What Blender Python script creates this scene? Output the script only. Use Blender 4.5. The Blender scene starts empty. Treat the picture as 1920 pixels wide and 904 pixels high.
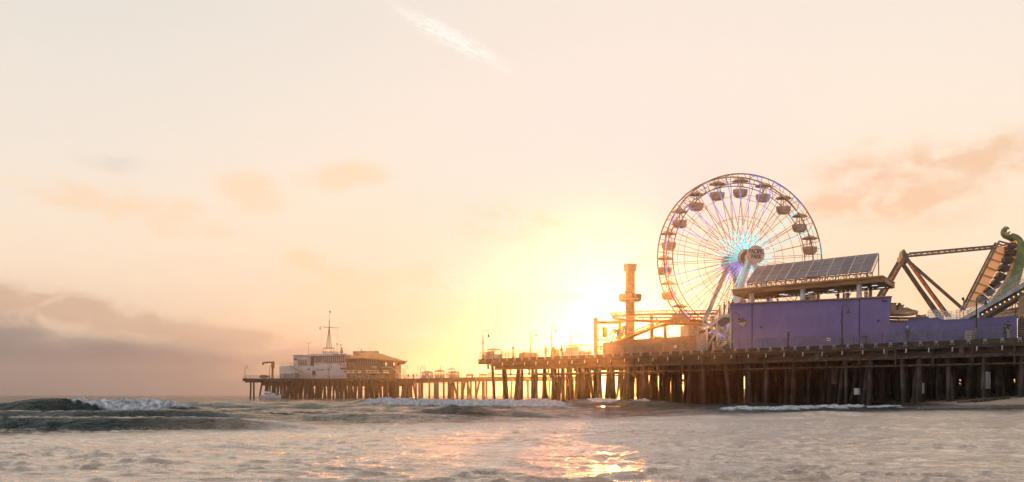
import bpy, bmesh, math, random
import numpy as np
from mathutils import Vector, Matrix, Euler
R = math.radians
random.seed(7); rng = np.random.default_rng(11)
scene = bpy.context.scene
COL = scene.collection
# ------------------------------------------------------------ camera
FPX, CAMZ, HOR = 2190.0, 1.2, 740.0
cam_d = bpy.data.cameras.new('camera'); cam = bpy.data.objects.new('camera', cam_d); COL.objects.link(cam)
cam.location = (0, 0, CAMZ); cam.rotation_euler = (R(90), 0, 0)
cam_d.sensor_width = 36; cam_d.lens = 36 * FPX / 1920
cam_d.shift_y = (HOR - 452) / 1920; cam_d.clip_start = .2; cam_d.clip_end = 20000
scene.camera = cam
# ------------------------------------------------------------ exposure / render
scene.view_settings.view_transform = 'Standard'; scene.view_settings.look = 'None'
scene.view_settings.exposure = 0; scene.view_settings.gamma = 1; scene.view_settings.use_curve_mapping = False
scene.render.engine = 'CYCLES'
cy = scene.cycles
cy.use_denoising = True; cy.max_bounces = 5; cy.diffuse_bounces = 2; cy.glossy_bounces = 3
cy.volume_bounces = 0; cy.transmission_bounces = 2; cy.transparent_max_bounces = 8
cy.caustics_reflective = False; cy.caustics_refractive = False; cy.sample_clamp_indirect = 4
# ------------------------------------------------------------ sun and sky
SUN_AZ, SUN_EL = 4.9, 3.3        # degrees right of the view axis, above the horizon
sd = Vector((math.sin(R(SUN_AZ)) * math.cos(R(SUN_EL)), math.cos(R(SUN_AZ)) * math.cos(R(SUN_EL)), math.sin(R(SUN_EL))))
sun_d = bpy.data.lights.new('sun', 'SUN'); sun = bpy.data.objects.new('sun', sun_d); COL.objects.link(sun)
sun_d.energy = 2.6; sun_d.angle = R(.5); sun_d.color = (1, .34, .065)
sun.location = sd * 100; sun.rotation_euler = sd.to_track_quat('Z', 'Y').to_euler()

world = bpy.data.worlds.new('World'); scene.world = world; world.use_nodes = True
NT = world.node_tree; NT.nodes.clear()
class G:
    """tiny node-graph helper: sockets or numbers in, sockets out"""
    def __init__(s, nt): s.nt = nt
    def new(s, t, **k):
        n = s.nt.nodes.new(t)
        for a, b in k.items(): setattr(n, a, b)
        return n
    def put(s, sock, v):
        if isinstance(v, bpy.types.NodeSocket): s.nt.links.new(v, sock)
        elif v is not None: sock.default_value = v
    def m(s, op, a, b=0.0, c=0.0, clamp=False):
        n = s.new('ShaderNodeMath', operation=op, use_clamp=clamp)
        s.put(n.inputs[0], a); s.put(n.inputs[1], b); s.put(n.inputs[2], c); return n.outputs[0]
    def mix(s, f, a, b, typ='MIX'):
        n = s.new('ShaderNodeMix', data_type='RGBA', blend_type=typ, clamp_factor=True)
        s.put(n.inputs[0], f)
        s.put(n.inputs[6], a if isinstance(a, bpy.types.NodeSocket) else (*a[:3], 1))
        s.put(n.inputs[7], b if isinstance(b, bpy.types.NodeSocket) else (*b[:3], 1)); return n.outputs[2]
    def xyz(s, x, y, z):
        n = s.new('ShaderNodeCombineXYZ'); s.put(n.inputs[0], x); s.put(n.inputs[1], y); s.put(n.inputs[2], z); return n.outputs[0]
    def noise(s, vec, scale=1, detail=4, rough=.55, dist=0):
        n = s.new('ShaderNodeTexNoise'); s.put(n.inputs['Vector'], vec); n.inputs['Scale'].default_value = scale
        n.inputs['Detail'].default_value = detail; n.inputs['Roughness'].default_value = rough; n.inputs['Distortion'].default_value = dist
        return n.outputs['Fac']
    def rng(s, v, a, b, c=0.0, d=1.0, smooth=True):
        n = s.new('ShaderNodeMapRange', interpolation_type='SMOOTHSTEP' if smooth else 'LINEAR')
        s.put(n.inputs[0], v)
        for i, q in enumerate((a, b, c, d)): s.put(n.inputs[i + 1], q)
        return n.outputs[0]
g = G(NT)
tc = g.new('ShaderNodeTexCoord'); sep = g.new('ShaderNodeSeparateXYZ'); NT.links.new(tc.outputs['Generated'], sep.inputs[0])
dx, dy, dz = sep.outputs
AZ = g.m('MULTIPLY', g.m('ARCTAN2', dx, dy), 57.2958)
EL = g.m('MULTIPLY', g.m('ARCSINE', dz), 57.2958)
EL = g.m('ABSOLUTE', EL)
def sky_ramp(stops):
    r = g.new('ShaderNodeValToRGB'); NT.links.new(g.m('DIVIDE', EL, 90.0), r.inputs[0])
    r.color_ramp.interpolation = 'B_SPLINE' if len(stops) > 3 else 'EASE'
    while len(r.color_ramp.elements) < len(stops): r.color_ramp.elements.new(.5)
    for e, (p, c) in zip(r.color_ramp.elements, stops): e.position = p / 90; e.color = (*c, 1)
    return r.outputs[0]
left = sky_ramp([(0, (.60, .42, .30)), (3, (.80, .58, .41)), (6.5, (.97, .78, .60)), (11, (.88, .78, .68)), (17, (.80, .75, .68)), (30, (.73, .69, .63)), (90, (.46, .47, .50))])
right = sky_ramp([(0, (1.0, .60, .30)), (3, (1.0, .67, .40)), (6.5, (1.0, .75, .52)), (11, (.96, .81, .67)), (17, (.92, .81, .71)), (30, (.79, .72, .65)), (90, (.46, .47, .50))])
base = g.mix(g.rng(AZ, -22, 10), left, right)
# the half of the sky behind the camera: cooler, brightened as fill for the shaded fronts
back = sky_ramp([(0, (.62, .52, .54)), (10, (.74, .64, .64)), (30, (.72, .70, .74)), (90, (.55, .56, .60))])
base = g.mix(g.rng(dy, .35, -.5), base, back)
# soft clouds: places in azimuth / elevation, broken up by stretched noise
cvec = g.xyz(g.m('MULTIPLY', AZ, .17), g.m('MULTIPLY', EL, .34), .3)
n1 = g.noise(cvec, 2.6, 7, .58, .35); n2 = g.noise(g.xyz(g.m('MULTIPLY', AZ, .35), g.m('MULTIPLY', EL, 1.3), 4.1), .62, 6, .50, .35)
n3 = g.noise(g.xyz(g.m('MULTIPLY', AZ, 1.1), g.m('MULTIPLY', g.m('ADD', EL, g.m('MULTIPLY', AZ, .35)), 3.2), 2.2), 1.3, 8, .68, 1.5)
def blob(px, py, wx, wy, tilt=0.0):
    a0 = math.degrees(math.atan((px - 960) / FPX)); e0 = math.degrees(math.atan((HOR - py) / FPX)); sx = wx / 38.2; sy = wy / 38.2
    a = g.m('SUBTRACT', AZ, a0); e = g.m('SUBTRACT', g.m('SUBTRACT', EL, e0), g.m('MULTIPLY', a, tilt))
    q = g.m('ADD', g.m('POWER', g.m('ABSOLUTE', g.m('DIVIDE', a, sx)), 2.0), g.m('POWER', g.m('ABSOLUTE', g.m('DIVIDE', e, sy)), 2.0))
    return g.m('EXPONENT', g.m('MULTIPLY', q, -1.0))
def cloud(col, parts, colour, noise, lo, hi, amount, floor=.42):
    tot = None
    for p in parts:
        b = blob(*p); tot = b if tot is None else g.m('MAXIMUM', tot, b)
    f = g.m('MULTIPLY', g.rng(g.m('MULTIPLY', tot, g.m('ADD', floor, g.m('MULTIPLY', g.rng(noise, .32, .70), 1.22 - floor))), lo, hi), 1.0)
    return g.mix(g.m('MULTIPLY', f, amount), col, colour)
# overall soft mottling
c = g.mix(g.m('MULTIPLY', g.rng(n1, .45, .75), g.rng(EL, 22, 3, 0, .28)), base, (1.0, .80, .58))
c = cloud(c, [(290, 412, 120, 44, -.12), (150, 392, 110, 26, -.10), (380, 440, 60, 22, 0), (470, 368, 75, 40, -.1), (640, 335, 100, 30, .1)], (.95, .70, .49), n1, .10, .90, .85)
c = cloud(c, [(215, 328, 75, 20, -.1)], (.74, .66, .58), n1, .12, .95, .6)
c = cloud(c, [(680, 540, 150, 45, -.08), (790, 525, 90, 30, 0), (590, 500, 60, 26, -.2), (960, 415, 100, 36, 0)], (.94, .68, .45), n1, .06, .75, .85, .2)
c = cloud(c, [(1690, 365, 160, 75, -.05), (1850, 330, 120, 45, 0), (1590, 400, 110, 34, 0), (1720, 400, 70, 30, 0)], (.86, .57, .38), n1, .10, .85, .9)
c = cloud(c, [(-40, 590, 150, 50, 0), (140, 592, 150, 34, -.16), (300, 622, 150, 30, -.10), (450, 640, 130, 24, -.04), (560, 668, 90, 20, 0)], (.64, .44, .32), n1, .12, .80, .95, .50)
c = cloud(c, [(-120, 640, 240, 50, -.04), (120, 668, 260, 34, -.05), (330, 690, 180, 26, 0)], (.36, .28, .25), n1, .10, .85, .92, .55)
c = cloud(c, [(-260, 700, 720, 60, 0), (150, 728, 420, 36, 0)], (.245, .205, .20), n2, .04, .62, .92, .85)
c = cloud(c, [(845, 72, 110, 19, -.46)], (1.04, .97, .88), n3, .06, .95, .9, .22)
c = cloud(c, [(930, 515, 200, 50, .12), (1100, 500, 120, 60, .1), (1190, 456, 60, 14, 0), (1850, 480, 150, 45, .15), (1500, 600, 260, 26, .1)], (1.0, .80, .62), n3, .12, .95, .75, .2)
c = cloud(c, [(1060, 560, 60, 14, 0), (830, 668, 80, 9, 0)], (.90, .62, .36), n2, .12, .95, .6)
# glow round the sun
dt = g.new('ShaderNodeVectorMath', operation='DOT_PRODUCT'); NT.links.new(tc.outputs['Generated'], dt.inputs[0]); dt.inputs[1].default_value = sd
D = g.m('MAXIMUM', dt.outputs['Value'], 0.0)
c = g.mix(g.m('MULTIPLY', g.m('POWER', D, 95.0), .86), c, g.mix(1.0, c, (.38, .56, 1.10), 'MULTIPLY'))
gl1 = g.m('MULTIPLY', g.m('POWER', D, 90.0), .10); gl2 = g.m('MULTIPLY', g.m('POWER', D, 420.0), .12); gl3 = g.m('MULTIPLY', g.m('POWER', D, 2200.0), .15)
glow = g.mix(1.0, (0, 0, 0), (0, 0, 0))
def addc(col, fac, tint):
    return g.mix(1.0, col, g.mix(fac, (0, 0, 0), tint) if False else scl(fac, tint), 'ADD')
def scl(fac, tint):
    n = g.new('ShaderNodeVectorMath', operation='SCALE'); n.inputs[0].default_value = tint; g.put(n.inputs['Scale'], fac); return n.outputs[0]
c = addc(c, gl1, (.05, .25, .35)); c = addc(c, gl2, (.1, .3, .7)); c = addc(c, gl3, (.8, 1.0, 1.2))
# Nishita sky in the same direction, mixed in
sky = g.new('ShaderNodeTexSky', sky_type='NISHITA', sun_disc=False, sun_elevation=R(SUN_EL), sun_rotation=R(SUN_AZ))
sky.air_density = 1.2; sky.dust_density = 3.0
b1 = g.new('ShaderNodeBackground'); NT.links.new(sky.outputs[0], b1.inputs[0]); b1.inputs[1].default_value = .0035
b2 = g.new('ShaderNodeBackground'); NT.links.new(c, b2.inputs[0]); b2.inputs[1].default_value = 1.02
ad = g.new('ShaderNodeAddShader'); NT.links.new(b1.outputs[0], ad.inputs[0]); NT.links.new(b2.outputs[0], ad.inputs[1])
wo = g.new('ShaderNodeOutputWorld'); NT.links.new(ad.outputs[0], wo.inputs[0])
world.cycles.sampling_method = 'MANUAL'; world.cycles.sample_map_resolution = 1024

# ------------------------------------------------------------ materials
def mat(name, col, rough=.7, metal=0.0, var=.25, scale=1.5, stretch=(1, 1, 1), bump=.0, col2=None, emit=None, estr=0, spec=.5, bscale=None):
    m = bpy.data.materials.new(name); m.use_nodes = True; nt = m.node_tree; q = G(nt); p = nt.nodes['Principled BSDF']
    t = q.new('ShaderNodeTexCoord'); mp = q.new('ShaderNodeMapping'); nt.links.new(t.outputs['Object'], mp.inputs[0]); mp.inputs['Scale'].default_value = stretch
    f = q.noise(mp.outputs[0], scale, 6, .62, .3)
    c2 = col2 or tuple(x * (1 - var * 1.5) for x in col); c1 = tuple(min(1, x * (1 + var * .6)) for x in col)
    nt.links.new(q.mix(q.rng(f, .3, .7), c1, c2), p.inputs['Base Color'])
    nt.links.new(q.rng(f, .2, .8, max(.03, rough - .12), min(1, rough + .12)), p.inputs['Roughness'])
    p.inputs['Metallic'].default_value = metal; p.inputs['Specular IOR Level'].default_value = spec
    if bump:
        b = q.new('ShaderNodeBump'); b.inputs['Strength'].default_value = bump; b.inputs['Distance'].default_value = .05
        nt.links.new(q.noise(mp.outputs[0], (bscale or scale * 6), 5, .6), b.inputs['Height']); nt.links.new(b.outputs[0], p.inputs['Normal'])
    if emit: p.inputs['Emission Color'].default_value = (*emit, 1); p.inputs['Emission Strength'].default_value = estr
    return m
M = {}
M['pile'] = mat('weathered_pile_wood', (.045, .030, .020), .85, var=.5, scale=2.2, stretch=(1, 1, .18), bump=.5)
M['pile_grey'] = mat('lit_grey_pile', (.085, .07, .06), .8, var=.5, scale=1.6, stretch=(1, 1, .25), bump=.3)  # lit look of the front-row pilings put into a lighter grey
M['jacket'] = mat('pale_lit_wrap', (.50, .53, .55), .7, var=.25, scale=1.2)  # lit patches of wrapped pilings put into a pale colour
M['timber'] = mat('dark_pier_timber', (.068, .046, .030), .85, var=.5, scale=1.6, stretch=(.3, .3, 2), bump=.4)
M['deckwood'] = mat('deck_planks', (.15, .11, .08), .85, var=.35, scale=2.0, stretch=(1, 4, 1))
M['whitem'] = mat('white_painted_steel', (.62, .60, .56), .5, var=.2, scale=1.2)
M['rail'] = mat('grey_rail_steel', (.20, .20, .20), .45, .5, var=.3, scale=1.0)
M['darkm'] = mat('dark_painted_steel', (.055, .05, .045), .5, .2, var=.3)
M['purple'] = mat('purple_stucco', (.22, .175, .38), .85, var=.10, scale=.35, bump=.12, bscale=14)
M['purple2'] = mat('blue_purple_stucco', (.165, .15, .33), .85, var=.12, scale=.35, bump=.12, bscale=14)
M['purple'] = M['purple']
M['seam'] = mat('purple_seam_trim', (.07, .05, .13), .7)
M['brownwall'] = mat('brown_stucco', (.24, .13, .06), .85, var=.2, scale=.5, bump=.1)
M['tealgrey'] = mat('blue_grey_panel', (.24, .27, .29), .6, var=.15)
M['wood'] = mat('varnished_canopy_timber', (.34, .17, .06), .6, var=.3, scale=1.2, stretch=(.3, .3, 2))
M['galv'] = mat('galvanised_steel', (.42, .42, .42), .45, .5, var=.2)
M['legs'] = mat('grey_wheel_legs', (.66, .67, .70), .5, .1, var=.15)
M['wheel'] = mat('bronze_wheel_steel', (.26, .16, .10), .5, .3, var=.2)
M['gond'] = mat('tan_gondola_shell', (.44, .34, .27), .55, var=.2)
M['gond_top'] = mat('brown_gondola_canopy', (.34, .24, .18), .6, var=.2)
M['disc'] = mat('pale_sign_face', (.50, .43, .40), .6, var=.06)
M['ink'] = mat('dark_violet_lettering', (.06, .035, .06), .6)
M['cyan'] = mat('cyan_led', (.05, .5, .55), .4, emit=(.02, .72, .85), estr=1.15)
M['blue'] = mat('blue_led', (.1, .12, .6), .4, emit=(.10, .22, .95), estr=1.1)
M['orange_led'] = mat('orange_bulb', (.6, .25, .05), .4, emit=(1, .42, .08), estr=1.6)
M['blue_led'] = mat('pale_blue_bulb', (.3, .5, .7), .4, emit=(.45, .8, 1), estr=1.6)
M['lamp_lit'] = mat('fluorescent_tube', (.8, .85, .9), .4, emit=(.85, .93, 1), estr=1.1)
M['red'] = mat('orange_red_lit_strip', (.6, .08, .02), .5, emit=(1, .12, .02), estr=.65)
M['coaster'] = mat('orange_coaster_steel', (.62, .25, .05), .45, .1, var=.15)
M['coaster_y'] = mat('yellow_coaster_column', (.55, .30, .09), .5, var=.15)
M['tower'] = mat('tan_tower_panels', (.42, .26, .12), .6, var=.2)
M['solar'] = mat('solar_glass', (.10, .075, .09), .38, var=.12, scale=.4, spec=.4)
M['green'] = mat('green_dragon_paint', (.16, .23, .06), .5, var=.3, scale=1.0)
M['green2'] = mat('worn_green_steel', (.13, .15, .08), .55, var=.3, scale=1.5)
M['brownm'] = mat('brown_ride_steel', (.20, .13, .085), .55, .1, var=.3)
M['seatblack'] = mat('black_seat_vinyl', (.02, .018, .018), .5)
M['sail'] = mat('peach_net_fabric', (.85, .64, .42), .8, var=.12, scale=.7)
M['tan'] = mat('tan_fibreglass', (.42, .27, .15), .55, var=.25)
M['office'] = mat('offwhite_stucco', (.70, .64, .58), .85, var=.12, scale=.3)
M['office2'] = mat('grey_stucco', (.36, .31, .27), .85, var=.12, scale=.3)
M['rest'] = mat('tan_stucco', (.42, .27, .16), .85, var=.12, scale=.3)
M['roof'] = mat('orange_tile_roof', (.62, .27, .06), .7, var=.25, scale=1.2, stretch=(4, .4, .4), bump=.4)
M['glass'] = mat('window_glass', (.035, .035, .04), .12, var=.1)
M['glass_w'] = mat('bright_blind_window', (.42, .38, .33), .3, var=.1)
M['lit'] = mat('lit_window', (.5, .3, .1), .4, emit=(1, .62, .25), estr=.9)
M['boat'] = mat('white_gelcoat', (.62, .66, .70), .3, var=.08)
M['stripe'] = mat('blue_boat_trim', (.05, .10, .16), .4)
M['crane'] = mat('ochre_crane_paint', (.28, .17, .05), .55, var=.3)
M['fabric_w'] = mat('white_awning_canvas', (.62, .58, .52), .8, var=.12)
M['fabric_o'] = mat('orange_awning_canvas', (.55, .26, .08), .8, var=.12)
M['sign'] = mat('white_sign_face', (.75, .72, .68), .5, var=.05)
M['grey'] = mat('grey_plastic', (.12, .12, .11), .6)
M['cab'] = mat('cream_utility_box', (.42, .38, .31), .6, var=.15)
M['orange'] = mat('orange_cross', (.85, .16, .02), .6)
M['palm'] = mat('palm_green', (.06, .075, .025), .6)
M['bark'] = mat('palm_bark', (.16, .11, .07), .9, var=.4, scale=4)
M['kelp'] = mat('dark_kelp', (.04, .03, .02), .6, var=.4)
M['flag'] = mat('dark_flag_cloth', (.10, .06, .06), .8)
M['mirror'] = mat('brown_window_glass', (.10, .06, .035), .08, var=.1, spec=.9)
M['rusty'] = mat('rusty_steel', (.12, .07, .04), .8, var=.4)
def waterline(m, z0):
    nt = m.node_tree; q = G(nt); p = nt.nodes['Principled BSDF']; src = p.inputs['Base Color'].links[0].from_socket
    geo = q.new('ShaderNodeNewGeometry'); sp = q.new('ShaderNodeSeparateXYZ'); nt.links.new(geo.outputs['Position'], sp.inputs[0])
    f = q.rng(q.m('ADD', sp.outputs[2], q.m('MULTIPLY', q.noise(geo.outputs['Position'], 1.3, 4, .6), 1.2)), z0 + .3, z0 + 1.0, .75, 0.0)
    nt.links.new(q.mix(f, src, (.018, .016, .012)), p.inputs['Base Color'])
for k_ in ('pile', 'pile_grey'): waterline(M[k_], 1.9)
def translucent(m, amt, col):
    nt = m.node_tree; p = nt.nodes['Principled BSDF']; o = nt.nodes['Material Output']; t = nt.nodes.new('ShaderNodeBsdfTranslucent'); t.inputs[0].default_value = (*col, 1)
    x = nt.nodes.new('ShaderNodeMixShader'); x.inputs[0].default_value = amt; nt.links.new(p.outputs[0], x.inputs[1]); nt.links.new(t.outputs[0], x.inputs[2]); nt.links.new(x.outputs[0], o.inputs[0])
translucent(M['sail'], .65, (1.0, .88, .72)); translucent(M['fabric_o'], .5, (.7, .35, .1))
# ------------------------------------------------------------ mesh builder
class MB:
    def __init__(s): s.v = []; s.f = []
    def add(s, vs, fs):
        b = len(s.v); s.v += [Vector(q) for q in vs]; s.f += [tuple(i + b for i in f) for f in fs]; return s
    def box(s, c, size, rot=None):
        c = Vector(c); h = Vector(size) / 2; vs = []
        for x in (-1, 1):
            for y in (-1, 1):
                for z in (-1, 1):
                    q = Vector((x * h.x, y * h.y, z * h.z)); vs.append(c + (rot @ q if rot else q))
        return s.add(vs, [(0, 1, 3, 2), (4, 6, 7, 5), (0, 4, 5, 1), (2, 3, 7, 6), (0, 2, 6, 4), (1, 5, 7, 3)])
    def beam(s, a, b, w, h=None, up=(0, 0, 1)):
        a = Vector(a); b = Vector(b); h = h or w; d = (b - a); L = d.length; d.normalize(); up = Vector(up)
        if abs(d.dot(up)) > .995: up = Vector((1, 0, 0))
        x = d.cross(up).normalized(); z = x.cross(d)
        rot = Matrix((x, d, z)).transposed()
        return s.box((a + b) / 2, (w, L, h), rot)
    def cone(s, a, b, r0, r1=None, n=8):
        r1 = r0 if r1 is None else r1; a = Vector(a); b = Vector(b); d = (b - a).normalized()
        x = d.orthogonal().normalized(); y = d.cross(x); vs = []
        for p, r in ((a, r0), (b, r1)):
            for i in range(n):
                t = 2 * math.pi * i / n; vs.append(p + (x * math.cos(t) + y * math.sin(t)) * r)
        return s.add(vs, [(i, (i + 1) % n, n + (i + 1) % n, n + i) for i in range(n)] + [tuple(range(n))[::-1], tuple(range(n, 2 * n))])
    def tube(s, pts, r, n=6, closed=False):
        pts = [Vector(p) for p in pts]; m = len(pts); vs = []; ref = None
        rr = r if isinstance(r, (list, tuple)) else [r] * m
        for i, p in enumerate(pts):
            a = pts[(i - 1) % m] if closed or i else p; b = pts[(i + 1) % m] if closed or i < m - 1 else p
            d = (b - a).normalized()
            x = (ref - d * ref.dot(d)).normalized() if ref is not None and (ref - d * ref.dot(d)).length > 1e-4 else d.orthogonal().normalized()
            ref = x; y = d.cross(x)
            for k in range(n):
                t = 2 * math.pi * k / n; vs.append(p + (x * math.cos(t) + y * math.sin(t)) * rr[i])
        fs = []
        for i in range(m if closed else m - 1):
            for k in range(n):
                j = (i + 1) % m; fs.append((i * n + k, i * n + (k + 1) % n, j * n + (k + 1) % n, j * n + k))
        if not closed: fs += [tuple(range(n))[::-1], tuple(range((m - 1) * n, m * n))]
        return s.add(vs, fs)
    def ring(s, c, ax, r, t, n=64, k=5, start=0):
        ax = Vector(ax).normalized(); x = ax.orthogonal().normalized() if abs(ax.z) > .9 else Vector((0, 0, 1)).cross(ax).normalized(); y = ax.cross(x)
        return s.tube([Vector(c) + (x * math.cos(2 * math.pi * (i + start) / n) + y * math.sin(2 * math.pi * (i + start) / n)) * r for i in range(n)], t, k, True)
    def lathe(s, prof, c=(0, 0, 0), n=12, sx=1, sy=1):
        c = Vector(c); vs = []
        for r, z in prof:
            for i in range(n):
                t = 2 * math.pi * i / n; vs.append(c + Vector((r * math.cos(t) * sx, r * math.sin(t) * sy, z)))
        fs = []
        for j in range(len(prof) - 1):
            for i in range(n): fs.append((j * n + i, j * n + (i + 1) % n, (j + 1) * n + (i + 1) % n, (j + 1) * n + i))
        fs += [tuple(range(n))[::-1], tuple(range((len(prof) - 1) * n, len(prof) * n))]
        return s.add(vs, fs)
    def prism(s, poly, off):
        poly = [Vector(p) for p in poly]; off = Vector(off); n = len(poly)
        return s.add(poly + [p + off for p in poly], [(i, (i + 1) % n, n + (i + 1) % n, n + i) for i in range(n)] + [tuple(range(n)), tuple(range(2 * n - 1, n - 1, -1))])
    def ball(s, c, r, n=8, m=5):
        if not isinstance(r, (tuple, list)): r = (r, r, r)
        prof = [(max(.02, math.sin(math.pi * j / m)), -math.cos(math.pi * j / m)) for j in range(m + 1)]
        c = Vector(c); vs = [];
        for q, z in prof:
            for i in range(n):
                t = 2 * math.pi * i / n; vs.append(c + Vector((q * math.cos(t) * r[0], q * math.sin(t) * r[1], z * r[2])))
        fs = []
        for j in range(m):
            for i in range(n): fs.append((j * n + i, j * n + (i + 1) % n, (j + 1) * n + (i + 1) % n, (j + 1) * n + i))
        fs += [tuple(range(n))[::-1], tuple(range(m * n, (m + 1) * n))]
        return s.add(vs, fs)
    def build(s, name, m, parent=None, tf=None, local=False, smooth=False, label=None):
        me = bpy.data.meshes.new(name); vs = s.v
        if tf: vs = [tf(*q) for q in vs]
        if parent is not None and not local:
            L = wloc(parent); vs = [q - L for q in vs]
        me.from_pydata([tuple(q) for q in vs], [], s.f)
        bm = bmesh.new(); bm.from_mesh(me); bmesh.ops.recalc_face_normals(bm, faces=bm.faces); bm.to_mesh(me); bm.free()
        if smooth:
            me.polygons.foreach_set('use_smooth', [True] * len(me.polygons)); me.set_sharp_from_angle(angle=R(40))
        me.materials.append(M[m] if isinstance(m, str) else m)
        o = bpy.data.objects.new(name, me); COL.objects.link(o)
        if parent is not None: o.parent = parent
        if label: o['label'] = label
        return o
def wloc(o):
    v = Vector((0, 0, 0))
    while o is not None: v += o.location; o = o.parent
    return v
def tag(o, label, cat, group=None, kind=None):
    o['label'] = label
    if cat: o['category'] = cat
    if group: o['group'] = group
    if kind: o['kind'] = kind
    return o
def thing(name, label, cat, loc=(0, 0, 0), rz=0.0, group=None):
    o = bpy.data.objects.new(name, None); COL.objects.link(o); o.location = loc; o.rotation_euler = (0, 0, rz); o.empty_display_size = .5
    return tag(o, label, cat, group)
def kids(o): return [q for q in COL.objects if q.parent == o]
CH = {}
def copy_tree(o, parent=None):
    if o not in CH: CH[o] = kids(o)
    c = o.copy(); COL.objects.link(c)
    if parent is not None: c.parent = parent
    for k in CH[o]: copy_tree(k, c)
    return c
def F(px, py, Y): return Vector(((px - 960) / FPX * Y, Y, CAMZ + (HOR - py) / FPX * Y))
def FX(px, Y): return (px - 960) / FPX * Y
def FZ(py, Y): return CAMZ + (HOR - py) / FPX * Y
# pier frame: s runs out to sea along the near edge, w goes in under the deck
DZ = 6.9
O0 = Vector((51.1, 116.5, 0)); U = Vector((-.618, .786, 0)).normalized(); N = Vector((.786, .618, 0)).normalized()
def W(s, w, z): return O0 + U * s + N * w + Vector((0, 0, z))
def S(px, w):
    k = (px - 960) / FPX; return (k * (O0.y + N.y * w) - O0.x - N.x * w) / (U.x - k * U.y)
def WP(px, py, w):
    s = S(px, w); Y = W(s, w, 0).y; return s, FZ(py, Y)
PIER_ROT = math.atan2(U.y, U.x)
def smoothstep(a, b, x):
    t = np.clip((x - a) / (b - a), 0, 1); return t * t * (3 - 2 * t)
# ============================================================ WATER
def vnoise(x, y, seed=0):
    xi = np.floor(x).astype(np.int64); yi = np.floor(y).astype(np.int64); xf = x - xi; yf = y - yi
    def h(a, b):
        q = (a * 374761393 + b * 668265263 + seed * 1442695) & 0xffffffff
        q = ((q ^ (q >> 13)) * 1274126177) & 0xffffffff
        return ((q ^ (q >> 16)) & 0xffff) / 65535.0
    u = xf * xf * (3 - 2 * xf); v = yf * yf * (3 - 2 * yf)
    return (h(xi, yi) * (1 - u) + h(xi + 1, yi) * u) * (1 - v) + (h(xi, yi + 1) * (1 - u) + h(xi + 1, yi + 1) * u) * v
def fbm(x, y, o=4, seed=0):
    t = 0; a = .5
    for i in range(o): t = t + a * vnoise(x * 2 ** i, y * 2 ** i, seed + i); a *= .5
    return t / (1 - .5 ** o)
def sand_z(X, Y):
    xs = 36.8 + 2.5 * np.sin(Y * .05 + .6) + .8 * np.sin(Y * .17)
    d1 = X - xs; d2 = (Y - 96.5 + (X - 44) * .12) * 1.1
    d = np.where(d1 < d2, d1, d2); d = np.minimum(d, 60)
    z = np.where(d < 7, .06 * d, .42 + .085 * (d - 7)); z = np.where(z > 3, 3 + (z - 3) * .1, z)
    z = np.maximum(z, -1.6)
    return z + (fbm(X * .5, Y * .5, 3, 5) - .5) * .10 * smoothstep(-2, 6, d) + (fbm(X * 2.2, Y * 1.1, 2, 15) - .5) * .05 * smoothstep(4, 9, d)
def ridge(X, Y, yc, h, lf, lb):
    t = Y - yc
    return h * np.where(t < 0, np.exp(-(t / lf) ** 2 * 1.6), np.exp(-(t / lb) ** 2))
def gx(X, a, b, s0, s1): return smoothstep(a - s0, a + s0, X) * (1 - smoothstep(b - s1, b + s1, X))
RID = [(random.uniform(-45, 30), random.uniform(48, 230), random.uniform(2, 6), random.uniform(.08, .24)) for _ in range(70)]
RID += [(-9.5, 72, 3.0, .26), (-14, 88, 4, .28), (-6.5, 84, 2.4, .2), (11, 70, 2.5, .2), (17, 64, 2.5, .17), (-20, 110, 6, .3), (-30, 130, 8, .3), (-22, 90, 3, .25)]
SIN = []
for i in range(64):
    lam = 10 ** random.uniform(math.log10(.35), math.log10(9)); th = random.gauss(0, .42)
    SIN.append((lam, math.sin(th), math.cos(th), random.uniform(0, 6.28), .0042 * lam ** .9 * random.uniform(.5, 1.2)))
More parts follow.
